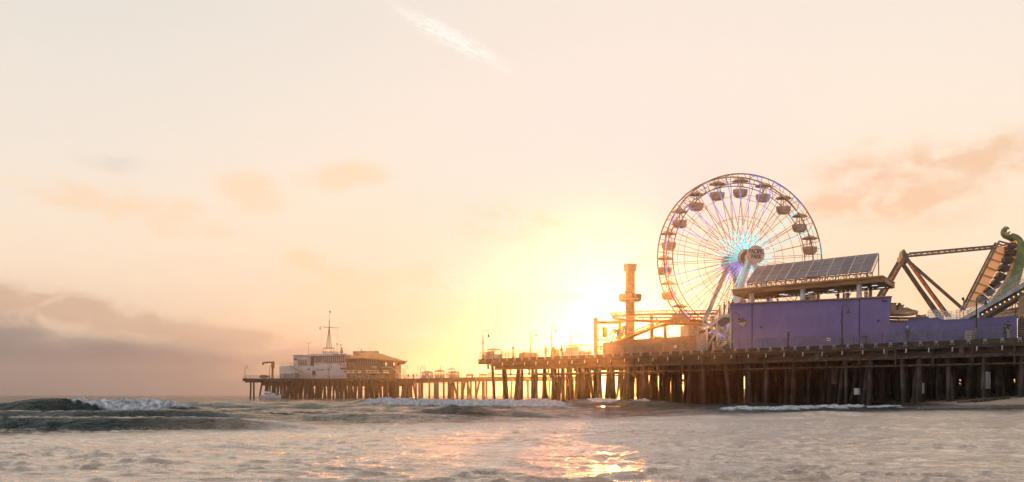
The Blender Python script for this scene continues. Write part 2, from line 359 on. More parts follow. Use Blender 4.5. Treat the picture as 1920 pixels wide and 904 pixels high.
def water(X, Y, dY):
    far = smoothstep(55, 130, Y)
    z = np.zeros_like(X); foam = np.zeros_like(X)
    wob = (fbm(X * .35, Y * .0 + 3, 3, 9) - .5)
    # breaking wave on the left
    wba = fbm(X * .11 + 5, Y * 0, 2, 9) - .5; yc = 58 + wba * 8 + .12 * (X + 22); hA = gx(X, -60, -15, 4, 3.6) * (.60 + .16 * wob)
    a = ridge(X, Y, yc, hA * 1.08, .9, 5); z += a; z += ridge(X, Y, 50.5 - wba * 9, 0.40 * gx(X, -60, -12, 4, 3), .8, 3.5)
    nA = fbm(X * 2.5, Y * 2.5, 3, 55) - .5
    fA = gx(X + nA * 1.2, -21.2, -15.8, .7, 1.1) * gx(Y - yc + nA * .7, -(.12 + .95 * np.exp(-((X + 18.4) / 1.5) ** 2)), .9 + 1.5 * np.exp(-((X + 18.4) / 2.0) ** 2), .3, .6)
    fA = np.maximum(fA, .8 * gx(X, -27.6, -25.9, .4, .3) * gx(Y - yc, -.3, .8, .3, .5))
    foam = np.maximum(foam, fA)
    # low second wave nearer
    yb = 41.5 + wba * 7 + .05 * (X + 14); z += ridge(X, Y, yb, .40 * gx(X, -40, -8, 4, 2.6), .75, 4)
    # middle wave
    ym = 56 + wob * 4; hM = .50 * (np.exp(-((X + 2.9) / 2.3) ** 2) + .45 * np.exp(-((X - .8) / 1.6) ** 2)); z += ridge(X, Y, ym, hM, 1.3, 4)
    foam = np.maximum(foam, .75 * gx(X, -3.3, -1.7, .5, .6) * gx(Y - ym + .6 * (fbm(X * 2.2, Y * 2.2, 3, 61) - .5), -.25, 1.2, .3, .6))
    # long white breaker before the pier end
    yd = 101 + wob * 8; hD = .62 * gx(X, -15, 5.2, 4, 2); z += ridge(X, Y, yd, hD, 6, 6)
    foam = np.maximum(foam, gx(X, -12.5, 4.6, 2.2, 1.0) * gx(Y - yd, -5.2 + 1.6 * np.clip(-(X + 4) / 8, -.5, 2), 2.5, 1.6, 1.5) * 1.05)
    ye = 122 + wob * 8; z += ridge(X, Y, ye, .62 * gx(X, 5.5, 17, 2, 3), 6, 6)
    foam = np.maximum(foam, (gx(X, 8, 11, .7, .7) + .7 * gx(X, 12.5, 14.5, .5, .7)) * gx(Y - ye, -3, 3, 1.2, 1.5))
    # swash line running to the beach
    ys = np.interp(X, [10, 14, 19, 25, 33, 39, 46, 60], [74, 78, 84, 92.5, 106, 118, 134, 150]) + wob * 3
    hs = .20 * gx(X, 13.5, 40, 2.2, 8); z += ridge(X, Y, ys, hs, 2.2, 4)
    foam = np.maximum(foam, gx(X, 14.0, 46, 1.4, 10) * gx(Y - ys + 2.5 * (fbm(X * .9, Y * .9, 3, 71) - .5), -2.0, 3.5, 1.3, 3.0) * (.62 + .5 * fbm(X * .6, Y * .4, 3, 73)))
    for (rx, ry, rw, rh) in RID:
        m = (np.abs(Y - ry) < 14)
        if m.any(): z[m] += ridge(X[m], Y[m], ry + .8 * np.sin(X[m] * .7 + ry), rh * np.exp(-((X[m] - rx) / rw) ** 2), 1.5, 3.0)
    amp = .22 + (.72 + .5 * smoothstep(0, 12, -X)) * smoothstep(40, 66, Y)
    for lam, sx, cyy, ph, a in SIN:
        k = 2 * math.pi / lam; att = np.exp(-(dY / lam * 1.7) ** 2)
        q = np.sin(k * (sx * X + cyy * Y) + ph + 1.4 * np.sin(.13 * X + ph) + 1.1 * np.sin(.21 * Y + ph * 2))
        z += a * amp * att * (1 - 1.2 * np.abs(q) + .35 * q)
    near = np.exp(-(dY / .25) ** 2)
    rip = np.clip(fbm(X * 1.9 + 3 + .8 * Y, Y * 4.2, 4, 31) - .55, 0, 1); z += np.exp(-(dY / .35) ** 2) * .22 * rip * (.4 + 1.2 * vnoise(X * .25, Y * .3, 77))
    z += near * .020 * (fbm(X * 5, Y * 8, 3, 41) - .5)
    foam = np.clip(foam, 0, 1)
    lump = fbm(X * 2.2, Y * 2.2, 4, 21) - .38
    z += foam * lump * np.where(Y > 85, .42, .40)
    # shallow water against the sand
    sz = sand_z(X, Y); edge = np.exp(-((z - sz) / .10) ** 2) * (sz > -.3)
    foam = np.maximum(foam, edge * .75)
    z = np.where(sz > -.25, z * .45, z)
    return z, foam
rows = np.concatenate([[1600, 1450, 1300], CAMZ * FPX / np.concatenate([np.arange(2.2, 42, .26), np.arange(42, 74, .32), np.arange(74, 172, .62)]), np.geomspace(14.9, 1.5, 60)])
rows = np.unique(rows)
kk = np.concatenate([np.linspace(-1.1, -.52, 40)[:-1], np.arange(-.52, .52, 1.7 / FPX), np.linspace(.52, 1.1, 40)])
YY, KK = np.meshgrid(rows, kk, indexing='ij'); XX = YY * KK + np.where(YY < 15, KK * (15 - YY), 0)
dYr = np.gradient(rows); DY = np.repeat(dYr[:, None], len(kk), 1)
ZZ, FO = water(XX, YY, DY)
nr, nc = XX.shape
def grid_mesh(name, X, Y, Z, m):
    nr, nc = X.shape; me = bpy.data.meshes.new(name)
    co = np.stack([X, Y, Z], -1).reshape(-1, 3).astype(np.float32); me.vertices.add(len(co)); me.vertices.foreach_set('co', co.ravel())
    i = np.arange(nr - 1)[:, None] * nc + np.arange(nc - 1)[None]; q = np.stack([i, i + 1, i + nc + 1, i + nc], -1).reshape(-1, 4)
    me.loops.add(q.size); me.loops.foreach_set('vertex_index', q.ravel().astype(np.int32))
    me.polygons.add(len(q)); me.polygons.foreach_set('loop_start', np.arange(0, q.size, 4, dtype=np.int32))
    me.polygons.foreach_set('use_smooth', np.ones(len(q), bool)); me.update(calc_edges=True)
    me.materials.append(m); o = bpy.data.objects.new(name, me); COL.objects.link(o); return o
# water material
wm = bpy.data.materials.new('sea_water'); wm.use_nodes = True; q = G(wm.node_tree); p = wm.node_tree.nodes['Principled BSDF']; L = wm.node_tree.links
geo = q.new('ShaderNodeNewGeometry'); at = q.new('ShaderNodeAttribute', attribute_name='foam'); sp = q.new('ShaderNodeSeparateXYZ'); L.new(geo.outputs['Position'], sp.inputs[0])
def wvec(ax, ay): return q.xyz(q.m('MULTIPLY', sp.outputs[0], ax), q.m('MULTIPLY', sp.outputs[1], ay), 0.0)
lace = q.noise(wvec(.8, 1.0), 1.1, 8, .68, 2.2); patch = q.noise(wvec(.09, .16), 1.0, 3, .5, .4)
fine = q.noise(wvec(3.5, 2.2), 1.0, 6, .7, .6)
dist_fade = q.rng(sp.outputs[1], 130, 30, 0.0, 1.0)
lacem = q.m('MULTIPLY', q.rng(q.m('ABSOLUTE', q.m('SUBTRACT', lace, .5)), .045, .0, 0, 1), q.rng(patch, .38, .58))
lacem = q.m('MULTIPLY', q.m('MULTIPLY', lacem, dist_fade), .5)
solid = q.rng(q.m('ADD', at.outputs['Fac'], q.m('MULTIPLY', q.m('SUBTRACT', fine, .5), .75)), .30, .62)
thin = q.m('MULTIPLY', q.rng(patch, .35, .7), q.m('MULTIPLY', dist_fade, .0))
turb_gold = q.m('MULTIPLY', q.rng(q.m('ADD', sp.outputs[1], q.m('MULTIPLY', patch, 16)), 112, 60), q.rng(q.m('ADD', sp.outputs[0], q.m('MULTIPLY', q.m('MINIMUM', q.m('SUBTRACT', 42.0, sp.outputs[1]), 16.0), .9)), -12, 0))
fm = q.m('MAXIMUM', solid, q.m('MULTIPLY', q.m('MAXIMUM', lacem, thin), q.rng(turb_gold, 0, 1, .2, 1)))
L.new(q.mix(fm, q.mix(turb_gold, (.012, .030, .030), (.36, .205, .10)), q.mix(q.rng(fine, .36, .64), (.66, .70, .73), (.24, .29, .33))), p.inputs['Base Color'])  # sandy turbid base, warmed to stand in for golden sky reflection
rough0 = q.rng(turb_gold, 0, 1, .09, .13)
L.new(q.mix(fm, (.0, 0, 0), (1, 1, 1)), q.new('ShaderNodeSeparateColor').inputs[0])
L.new(q.m('ADD', rough0, q.m('MULTIPLY', fm, .7)), p.inputs['Roughness']); 
k1 = q.noise(wvec(1.5, 2.3), 1.0, 6, .62, .8); k2 = q.noise(wvec(4.2, 5.5), 1.0, 5, .62, .5); k3 = q.noise(wvec(.42, .75), 1.0, 4, .55, .5)
lane = q.rng(q.noise(wvec(.10, .22), 1.0, 3, .5, .6), .35, .62, .35, 1.0)
bh = q.m('MULTIPLY', q.m('ADD', q.m('MULTIPLY', q.rng(k1, .50, .68), 1.15), q.m('ADD', q.m('MULTIPLY', q.rng(k2, .50, .70), .46), q.m('MULTIPLY', q.rng(k3, .45, .75), 1.3))), lane)
bh = q.m('ADD', bh, q.m('MULTIPLY', fine, q.m('MULTIPLY', fm, .5)))
bh = q.m('MULTIPLY', bh, q.rng(sp.outputs[1], 90, 400, 1.0, 3.0, smooth=False))
bp = q.new('ShaderNodeBump'); bp.inputs['Distance'].default_value = .16; L.new(bh, bp.inputs['Height']); L.new(q.rng(sp.outputs[1], 16, 200, .85, 1.0, smooth=False), bp.inputs['Strength']); L.new(q.rng(turb_gold, 0, 1, 1.12, 1.6), p.inputs['IOR']); L.new(turb_gold, p.inputs['Coat Weight']); p.inputs['Coat IOR'].default_value = 1.9; p.inputs['Coat Roughness'].default_value = .28; L.new(bp.outputs[0], p.inputs['Coat Normal'])
L.new(bp.outputs[0], p.inputs['Normal'])
M['water'] = wm
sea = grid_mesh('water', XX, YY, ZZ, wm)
fa = sea.data.attributes.new('foam', 'FLOAT', 'POINT'); fa.data.foreach_set('value', FO.ravel().astype(np.float32))
tag(sea, 'rippled sea with breaking waves and foam reflecting the sunset', None, kind='structure')
# sand
sx = np.concatenate([np.arange(-60, 28, 4.0), np.arange(28, 75, .35), np.geomspace(75, 500, 20)]); sy = np.concatenate([np.geomspace(30, 80, 8)[:-1], np.arange(80, 150, .4), np.geomspace(150, 600, 20)])
SY, SX = np.meshgrid(sy, sx, indexing='ij'); SZ = sand_z(SX, SY)
sm = bpy.data.materials.new('wet_and_dry_sand'); sm.use_nodes = True; q = G(sm.node_tree); p = sm.node_tree.nodes['Principled BSDF']; L = sm.node_tree.links
geo = q.new('ShaderNodeNewGeometry'); sp = q.new('ShaderNodeSeparateXYZ'); L.new(geo.outputs['Position'], sp.inputs[0])
sn = q.noise(geo.outputs['Position'], .8, 6, .6, .5); wet = q.rng(q.m('ADD', sp.outputs[2], q.m('MULTIPLY', sn, .35)), .38, .62)
L.new(q.mix(wet, (.055, .042, .032), q.mix(q.rng(sn, .3, .7), (.36, .28, .21), (.25, .19, .14))), p.inputs['Base Color']); L.new(q.rng(wet, 0, 1, .22, .9), p.inputs['Roughness'])
b = q.new('ShaderNodeBump'); b.inputs['Distance'].default_value = .06; L.new(q.noise(geo.outputs['Position'], 5, 5, .6), b.inputs['Height']); L.new(b.outputs[0], p.inputs['Normal'])
tag(grid_mesh('beach', SX, SY, SZ, sm), 'strip of beach sand sloping up under the pier, wet at its edge', None, kind='structure')
b = MB(); b.tube([(FX(px_, 113), 113, float(sand_z(np.array([FX(px_, 113)]), np.array([113.]))[0]) + .05) for px_ in (1795, 1815, 1835, 1855, 1878)], .12, 6)
for i in range(26):
    px = random.gauss(1838, 14); Y = random.gauss(113, 1.3); x = FX(px, Y); z = float(sand_z(np.array([x]), np.array([Y]))[0])
    pts = [Vector((x + k * .35 + random.uniform(-.1, .1), Y + random.uniform(-.2, .2), z + .05 + .22 * math.sin(k * .8) * random.random())) for k in range(5)]
    b.tube(pts, [.05, .12, .14, .1, .04], 6)
tag(b.build('kelp', 'kelp', smooth=True), 'tangled dark heap of kelp lying on the sand below the pier', 'kelp')

# ============================================================ MAIN PIER
PS0, PS1, PW = -14.0, 91.0, 62.0
pier = thing('pier', 'wide dark timber pier on many pilings carrying the amusement rides', 'pier', W(30, 0, 0))
MB().box(((PS0 + PS1) / 2, PW / 2, DZ - .14), (PS1 - PS0, PW, .28)).build('deck', 'deckwood', pier, W)
MB().box(((PS0 + PS1) / 2, -.12, DZ - .42), (PS1 - PS0 + .3, .24, .8)).build('edge_beam', 'timber', pier, W)
MB().box((PS1 + .12, PW / 2, DZ - .42), (.24, PW, .8)).build('edge_beam', 'timber', pier, W)
MB().box(((PS0 + PS1) / 2 - 1.5, .45, DZ - 1.3), (PS1 - PS0 - 4, .3, 1.0)).build('stringer', 'timber', pier, W)
# joists under the deck, seen from below
b = MB(); w = 1.4
while w < PW: b.box(((PS0 + PS1) / 2, w, DZ - .53), (PS1 - PS0 - .4, .2, .5)); w += 1.5
b.build('joists', 'timber', pier, W)
for w, z0, z1, sa, sb in ((6, 5.2, 6.1, PS0, 86), (14, 5.0, 6.0, PS0, 84), (24, 4.6, 6.1, PS0, 82), (36, 4.2, 6.1, PS0, 80), (48, 3.9, 6.1, PS0, 72), (60, 3.6, 6.1, PS0, 62)):
    MB().box(((sa + sb) / 2, w, (z0 + z1) / 2), (sb - sa, .35, z1 - z0)).build('girder', 'timber', pier, W)
for dz, r, y in ((1.62, .11, -.05), (1.78, .06, -.2), (2.55, .09, 0.0)):
    MB().tube([(PS0, y, DZ - dz), (20, y, DZ - dz), (60, y, DZ - dz), (PS1 - 4, y, DZ - dz)], r, 6).build('service_pipe', 'rusty' if dz != 1.62 else 'pile_grey', pier, W, smooth=True)
s = PS0 + 1.3; i = 0
while s < PS1 - 2:
    MB().box((s, -.10, DZ - 1.75), (.22, .16, 2.05)).build('hanger_post', 'timber', pier, W)
    if i % 2 == 0: MB().box((s + 1.2, -.16, DZ - 1.22), (.55, .06, .85)).build('utility_cabinet', 'pile_grey', pier, W)
    if i % 5 == 3: MB().beam((s + .3, -.12, DZ - 1.55), (s + 2.6, -.12, DZ - .75), .08, .08).build('brace', 'pile_grey', pier, W)
    s += 4.55; i += 1
s = -1.55
while s < PS1:
    b = MB(); b.box((s, -.29, DZ - .12), (.36, .09, .30)); b.box((s - .17, -.27, DZ - .40), (.12, .07, .16)); b.box((s + .17, -.27, DZ - .40), (.12, .07, .16))
    b.build('bracket', 'tealgrey', pier, W); s += 1.85
s = -.6
while s < PS1 - 1:
    MB().tube([(s, -.3, DZ - .72), (s, -.33, DZ - .98), (s + .02, -.33, DZ - 1.18)], .07, 5).build('drain_pipe', 'whitem', pier, W); s += 2.75
# pile caps and pilings
caps = MB(); piles = []
rs = random.Random(5); s = PS0 + 1; bi = 0
while s < PS1 - .3:
    wmax = PW - 1
    caps.box((s, wmax / 2 + .3, DZ - .98), (.4, wmax, .42))
    w = .55; wi = 0
    while w < wmax:
        jit = rs.uniform(-.35, .35) if wi else 0; r = .26 if wi == 0 else rs.uniform(.19, .27)
        if wi == 0: jit = rs.uniform(-.8, .8)
        if wi or rs.random() < .62: piles.append((wi, s + jit, w, r * (rs.uniform(.75, 1.15) if wi == 0 else 1), rs.choice((0, 0, .25, -.25)), 0.0))
        if rs.random() < (.35 if s < 70 else .55) and s + 2 < PS1:
            piles.append((wi, s + jit + .45, w + .3, r * .85, rs.choice([-1, 1]) * rs.uniform(.5, 1.3), 0))
        w += rs.uniform(2.3, 3.4); wi += 1
    s += 3.5; bi += 1
caps.build('pile_caps', 'timber', pier, W)
def vis(pp):
    wi, s, w, r, bt, _ = pp; p = W(s, w, 0); k = 960 + FPX * p.x / p.y
    return (0 if 850 < k < 1960 else 100) + w + (0 if s < 70 else -8)
piles.sort(key=vis)
rest = MB()
for i, (wi, s, w, r, bt, _) in enumerate(piles):
    base = W(s + bt, w, 0); gz = max(-1.5, float(sand_z(np.array([base.x]), np.array([base.y]))[0]) - .4)
    b = rest if i >= 100 else MB()
    ztop = DZ - 1.19 - (0.0 if wi else .02)
    b.cone((s + bt, w, gz), (s, w, ztop), r * 1.08, r * .92, 8)
    if i < 100:
        o = b.build('piling', 'pile_grey' if (wi == 0 or i % 6 == 0) else 'pile', pier, W, smooth=True)
rest.build('pilings', 'pile', pier, W, smooth=True)['kind'] = 'stuff'
pier.children
# pale sleeves on wrapped pilings near the beach, coloured to stand in for lit patches
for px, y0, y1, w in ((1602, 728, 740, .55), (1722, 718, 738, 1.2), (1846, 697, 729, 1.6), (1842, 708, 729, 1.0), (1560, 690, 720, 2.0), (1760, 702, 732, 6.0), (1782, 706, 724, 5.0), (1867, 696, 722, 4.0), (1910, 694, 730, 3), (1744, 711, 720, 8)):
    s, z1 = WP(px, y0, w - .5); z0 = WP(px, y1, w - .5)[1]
    MB().cone((s, w, z0), (s, w, z1), .36, .35, 10).build('lit_pile_patch', 'jacket' if w < 1.7 else 'pile_grey', pier, W, smooth=True)
    if w > 2 or px in (1722, 1846): MB().cone((s, w, 0), (s, w, DZ - 1.2), .29, .27, 8).build('piling', 'pile', pier, W, smooth=True)
# low cross bracing between pilings
b = MB()
for i in range(40):
    s = rs.uniform(0, 86); w = rs.uniform(4, 55); b.beam((s, w, rs.uniform(2.2, 3.2)), (s + 4.4, w, rs.uniform(4.4, 5.4)), .12, .22)
for w in (5, 18, 33, 50): b.beam((PS0, w, 4.3), (84 if w < 30 else 70, w, 4.3), .12, .25)
b.build('cross_bracing', 'timber', pier, W)

# ------------------------------------------------------------ railings
def railing(name, label, pts, h=1.1, n=4, sp=1.85, r=.03, m='rail', pm=None, parent=None, zfun=None, partname='railing'):
    """pts: world polyline at floor level"""
    pts = [Vector(q) for q in pts]
    if parent is None: root = thing(name, label, 'railing', pts[0])
    else: root = parent
    rails = []
    up = Vector((0, 0, 1))
    if parent is not None:
        b = MB()
        for j in range(n): b.tube([q + up * (h * (j + 1) / n) for q in pts], r, 5)
        for a, c in zip(pts, pts[1:]):
            L = (c - a).length; k = max(1, round(L / sp))
            for i in range(k + 1): b.cone(a.lerp(c, i / k), a.lerp(c, i / k) + up * h, r * 1.3, None, 5)
        return b.build(partname, m, parent, local=True)
    for j in range(n): MB().tube([q + up * (h * (j + 1) / n) for q in pts], r, 5).build('rail', m, root)
    for a, c in zip(pts, pts[1:]):
        L = (c - a).length; k = max(1, round(L / sp))
        for i in range(k + 1 if c is pts[-1] else k): MB().cone(a.lerp(c, i / k), a.lerp(c, i / k) + up * h, r * 1.4, None, 5).build('post', pm or m, root)
    return root
railing('pier_railing', 'long grey steel railing with four rails along the near edge of the main pier', [W(-8, -.2, DZ), W(90.8, -.2, DZ), W(90.8, 12, DZ)], n=5, r=.036)
# ------------------------------------------------------------ street lamps
def make_lamp(label, box=True):
    t = thing('street_lamp', label, 'street lamp')
    MB().lathe([(.22, 0), (.22, .12), (.16, .2), (.14, .75), (.10, .85), (.085, 1.0), (.075, 3.75), (.09, 3.8), (.05, 3.86), (.03, 4.0)], n=10).build('pole', 'darkm', t, local=True, smooth=True)
    pts = [(0, 0, 3.95)] + [(.45 - .45 * math.cos(a), 0, 4.2 + .45 * math.sin(a)) for a in [math.pi * i / 10 for i in range(11)]] + [(.9, 0, 4.0)]
    b = MB().tube(pts, .045, 6); b.tube([(0, 0, 3.75), (.18, 0, 3.95), (.36, 0, 3.86), (.5, 0, 4.0)], .016, 5); b.build('gooseneck', 'darkm', t, local=True, smooth=True)
    MB().lathe([(.03, 4.06), (.07, 3.98), (.09, 3.88), (.20, 3.72), (.21, 3.68), (.19, 3.68)], (.9, 0, 0), 10).build('lamp_shade', 'darkm', t, local=True, smooth=True)
    MB().lathe([(.13, 3.69), (.14, 3.6), (.08, 3.5), (.02, 3.47)], (.9, 0, 0), 8).build('globe', 'cab', t, local=True, smooth=True)
    if box: MB().box((.02, -.12, 2.75), (.26, .14, .42)).build('control_box', 'grey', t, local=True)
    return t
lampA = make_lamp('dark gooseneck street lamp with a box at the very tip of the main pier'); lampB = make_lamp('second', False)
used = set()
def lamp(base, loc, rz, label, group):
    if base in used: o = copy_tree(base)
    else: o = base; used.add(base)
    o.location = loc; o.rotation_euler = (0, 0, rz); o['label'] = label; o['category'] = 'street lamp'; o['group'] = group
    return o
GL = 'gooseneck street lamps along the near edge of the main pier'
for base, px, w, rz, lb in ((lampA, 905.5, .5, 0, 'dark gooseneck street lamp with a box on its pole at the main pier tip'),
    (lampB, 994.5, 6, 0, 'gooseneck street lamp without a box, between the pier tip booth and two standing people'),
    (lampA, 1034, .8, -.9, 'tall gooseneck street lamp with a box, right above the standing people near the sun'),
    (lampB, 1070, 12, .2, 'gooseneck street lamp rising behind the small orange-topped kiosk'),
    (lampB, 1372.5, 1.0, 0, 'gooseneck street lamp at the left end of the tall purple wall'),
    (lampA, 1579, 1.0, -1.0, 'gooseneck street lamp seen nearly edge-on in front of the tall purple wall'),
    (lampB, 1831, 1.0, -.3, 'gooseneck street lamp in front of the low purple wall beside the cream box')):
    lamp(base, W(S(px, w), w, DZ), rz, lb, GL)
# ============================================================ FERRIS WHEEL (local: x along the wheel, -y towards its sign, z up)
YW = 190.0; WC = F(1388, 487, YW); RO, RI = 13.7, 12.2
wheel = thing('ferris_wheel', 'giant Ferris wheel with tan gondolas, cyan and blue lit spokes and a round name sign', 'ferris wheel', (WC.x, WC.y, DZ), R(13))
HZ = WC.z - DZ
for sy in (-1.45, 1.45):
    MB().ring((0, sy, HZ), (0, 1, 0), RO, .12, 80, 6).build('outer_rim', 'wheel', wheel, local=True, smooth=True)
    MB().ring((0, sy, HZ), (0, 1, 0), RI, .085, 80, 6).build('inner_rim', 'wheel', wheel, local=True, smooth=True)
    MB().ring((0, sy, HZ), (0, 1, 0), 10.3, .035, 40, 4).build('cable_ring', 'wheel', wheel, local=True)
    MB().ring((0, sy, HZ), (0, 1, 0), 6.9, .035, 20, 4).build('cable_ring', 'wheel', wheel, local=True)
    b = MB(); f = MB()
    for i in range(40):
        a = 2 * math.pi * (i + .5) / 40; c, s_ = math.cos(a), math.sin(a)
        hy = sy * 1.5
        b.cone((c * .95, hy, HZ + s_ * .95), (c * RO, sy, HZ + s_ * RO), .055, .045, 4)
        a2 = 2 * math.pi * (i + 1) / 40; f.beam((c * RI, sy, HZ + s_ * RI), (math.cos(a2) * RO, sy, HZ + math.sin(a2) * RO), .06, .06)
        if i % 2: f.beam((c * RI, sy, HZ + s_ * RI), (c * RO, sy, HZ + s_ * RO), .1, .1)
        if i % 2: b.cone((c * .9, -hy, HZ + s_ * .9), (c * 10.3, sy, HZ + s_ * 10.3), .03, .03, 4)
    f.ring((0, sy, HZ), (0, 1, 0), (RO + RI) / 2, .03, 80, 4)
    b.build('spokes', 'wheel', wheel, local=True); f.build('rim_bracing', 'wheel', wheel, local=True)
    MB().lathe([(1.15, -.09), (1.2, 0), (1.15, .09)], (0, 0, 0), 24).build('hub_flange', 'legs', wheel, local=True, smooth=True).matrix_local = Matrix.Translation((0, sy * 1.5, HZ)) @ Matrix.Rotation(R(90), 4, 'X')
b = MB()
for i in range(20):
    a = 2 * math.pi * (i + .5) / 20; b.cone((math.cos(a) * RO, -1.45, HZ + math.sin(a) * RO), (math.cos(a) * RO, 1.45, HZ + math.sin(a) * RO), .05, None, 4)
b.build('cross_ties', 'wheel', wheel, local=True)
MB().cone((0, -4.6, HZ), (0, 4.6, HZ), .55, None, 16).build('axle', 'legs', wheel, local=True, smooth=True)
MB().cone((0, -2.9, HZ), (0, -2.35, HZ), 1.25, 1.0, 20).build('hub_drum', 'wheel', wheel, local=True, smooth=True)
MB().cone((0, 4.2, HZ), (0, 4.9, HZ), 1.35, 1.35, 28).build('rear_disc', 'legs', wheel, local=True, smooth=True)
dd = MB().cone((0, -6.1, HZ + .15), (0, -5.6, HZ + .15), 1.42, 1.42, 36).build('sign_disc', 'disc', wheel, local=True, smooth=True)
def text(body, size, m, parent, loc, rot, sx=1.0, extr=.03, name='lettering'):
    cu = bpy.data.curves.new(name, 'FONT'); cu.body = body; cu.size = size; cu.align_x = 'CENTER'; cu.align_y = 'CENTER'; cu.extrude = extr; cu.space_line = .85; cu.offset = .012 * size
    t = bpy.data.objects.new('tmp', cu); COL.objects.link(t); bpy.context.view_layer.update()
    me = bpy.data.meshes.new_from_object(t.evaluated_get(bpy.context.evaluated_depsgraph_get())); COL.objects.unlink(t); bpy.data.objects.remove(t)
    me.materials.clear(); me.materials.append(M[m]); me.name = name
    o = bpy.data.objects.new(name, me); COL.objects.link(o); o.parent = parent; o.location = loc; o.rotation_euler = rot; o.scale = (sx, 1, 1); return o
text('PACIFIC\nPARK', .98, 'ink', dd, (0, -6.13, HZ + .18), (R(90), 0, 0), .74)
# led strips on the spokes
for i in range(40):
    a = 2 * math.pi * (i + .5) / 40; c, s_ = math.cos(a), math.sin(a); deg = math.degrees(a) % 360
    def P(r, o=-.09): k = (r - .95) / (RO - .95); y = -2.175 * (1 - k) - 1.45 * k; return Vector((c * r, y + o, HZ + s_ * r))
    low = 195 < deg < 245
    MB().beam(P(1.5), P(4.6 + .9 * math.sin(i * 2.1)), .13, .13).build('light_strip', 'blue' if low else 'cyan', wheel, local=True)
    if 5 < deg < 52 and i % 2 == 0: MB().beam(P(4.6), P(RO - .3), .10, .10).build('light_strip', 'cyan', wheel, local=True)
    elif 55 < deg < 165 and i % 2 == 1 or 75 < deg < 125 or 185 < deg < 215: MB().beam(P(8.2 + math.sin(i * 3.3)), P(RI + .2), .075, .075).build('light_strip', 'blue', wheel, local=True)
    if i % 2 == 0 and (30 < deg < 80 or 140 < deg < 240 or deg < 20):
        a0, a1 = a, a + 2 * math.pi / 40
        MB().beam((math.cos(a0) * (RO - .18), -1.6, HZ + math.sin(a0) * (RO - .18)), (math.cos(a1) * (RO - .18), -1.6, HZ + math.sin(a1) * (RO - .18)), .08, .08).build('light_strip', 'cyan' if deg < 40 else 'blue', wheel, local=True)
# gondolas
bas = [(.35, -2.85), (.85, -2.75), (1.12, -2.35), (1.2, -1.85), (1.2, -1.6), (1.12, -1.6), (1.0, -2.05)]
g0 = MB().lathe(bas, (0, 0, 0), 14); gm = MB().lathe([(1.06, -1.88), (1.08, -1.8), (1.02, -1.78)], (0, 0, 0), 14)
def gondola(i):
    a = 2 * math.pi * i / 20; loc = Vector((math.cos(a) * (RO + RI) / 2, 0, HZ + math.sin(a) * (RO + RI) / 2))
    return loc
gfirst = None
for i in range(20):
    loc = gondola(i)
    if gfirst is None:
        b = MB().lathe(bas, n=14)
        for k in range(8): t = k * math.pi / 4; b.beam((math.cos(t) * 1.0, math.sin(t) * 1.0, -2.6), (math.cos(t) * 1.22, math.sin(t) * 1.22, -1.6), .12, .08)
        go = b.build('gondola', 'gond', wheel, local=True, smooth=True)
        cn = MB().lathe([(1.35, -.28), (1.3, -.16), (.7, .12), (.15, .3), (.05, .42)], n=14); cn.build('canopy', 'gond_top', go, local=True, smooth=True)
        b = MB().cone((0, 0, .2), (0, 0, -2.5), .06); b.cone((0, -1.45, 0), (0, 1.45, 0), .05)
        for k in range(4): t = k * math.pi / 2 + .5; b.cone((math.cos(t) * .9, math.sin(t) * .9, -1.85), (math.cos(t) * .35, math.sin(t) * .35, -.15), .03, None, 4)
        b.build('hanger', 'wheel', go, local=True)
        go.location = loc; gfirst = go; CH[go] = kids(go)
    else:
        c = copy_tree(gfirst, wheel); c.location = loc
# legs
for sy in (-1, 1):
    for sx_ in (-1, 1):
        top = Vector((sx_ * .2, sy * 4.0, HZ - .2)); foot = Vector((sx_ * 6.6, sy * 6.3, .1))
        l = MB().beam(top, foot, .85, .75).build('support_leg', 'legs', wheel, local=True)
        MB().box(foot + Vector((0, 0, .1)), (1.8, 1.8, .5)).build('foot_plate', 'legs', l, local=True)
        MB().beam(top + Vector((sx_ * .6, sy * .4, -.6)), foot + Vector((sx_ * -.1, sy * .45, 4)), .05, .05).build('light_strip', 'cyan', l, local=True) if sx_ < 0 else None
    MB().beam((-4.4, sy * 5.5, 5.0), (4.4, sy * 5.5, 5.0), .4, .4).build('cross_beam', 'legs', wheel, local=True)
MB().box((0, 0, 1.2), (9, 7, .3)).build('loading_platform', 'galv', wheel, local=True)
for x in (-4, 0, 4): MB().box((x, 0, .55), (.5, 6.5, 1.1)).build('platform_support', 'galv', wheel, local=True)

# ============================================================ TALL PURPLE BUILDING WITH ROOF TERRACE
def wpt(px, py, w, off=0): s, z = WP(px, py, w); return Vector((s, w + off, z))
pb = thing('purple_building', 'tall purple stucco building with a flared end and an open roof terrace above', 'building', W(30, 2.5, DZ))
wl = [wpt(1376, 655, 2.5), wpt(1368, 570.5, 2.5), wpt(1672, 557, 2.5), wpt(1663, 647, 2.5)]
wl[0].z = DZ + .03; wl[3].z = DZ + .03
MB().prism(wl, (7.5, 9, 0)).build('wall', 'purple', pb, W)
b = MB(); b.beam(wl[1] + Vector((0, -.05, .06)), wl[2] + Vector((0, -.05, .06)), .35, .12); b.build('coping', 'tan', pb, W)
for px in (1410, 1611):
    a = wpt(px, 600, 2.46); zt = wl[1].z + (wl[2].z - wl[1].z) * (px - 1368) / 304
    MB().box((a.x, 2.47, (DZ + zt) / 2), (.10, .06, zt - DZ - .1)).build('seam_trim', 'seam', pb, W)
c4 = [wpt(1382.5, 606, 2.44), wpt(1391, 595.5, 2.44), wpt(1400.5, 603, 2.44), wpt(1395, 613, 2.44)]
wd = MB().prism(c4, (0, .08, 0)).build('diamond_window', 'mirror', pb, W)
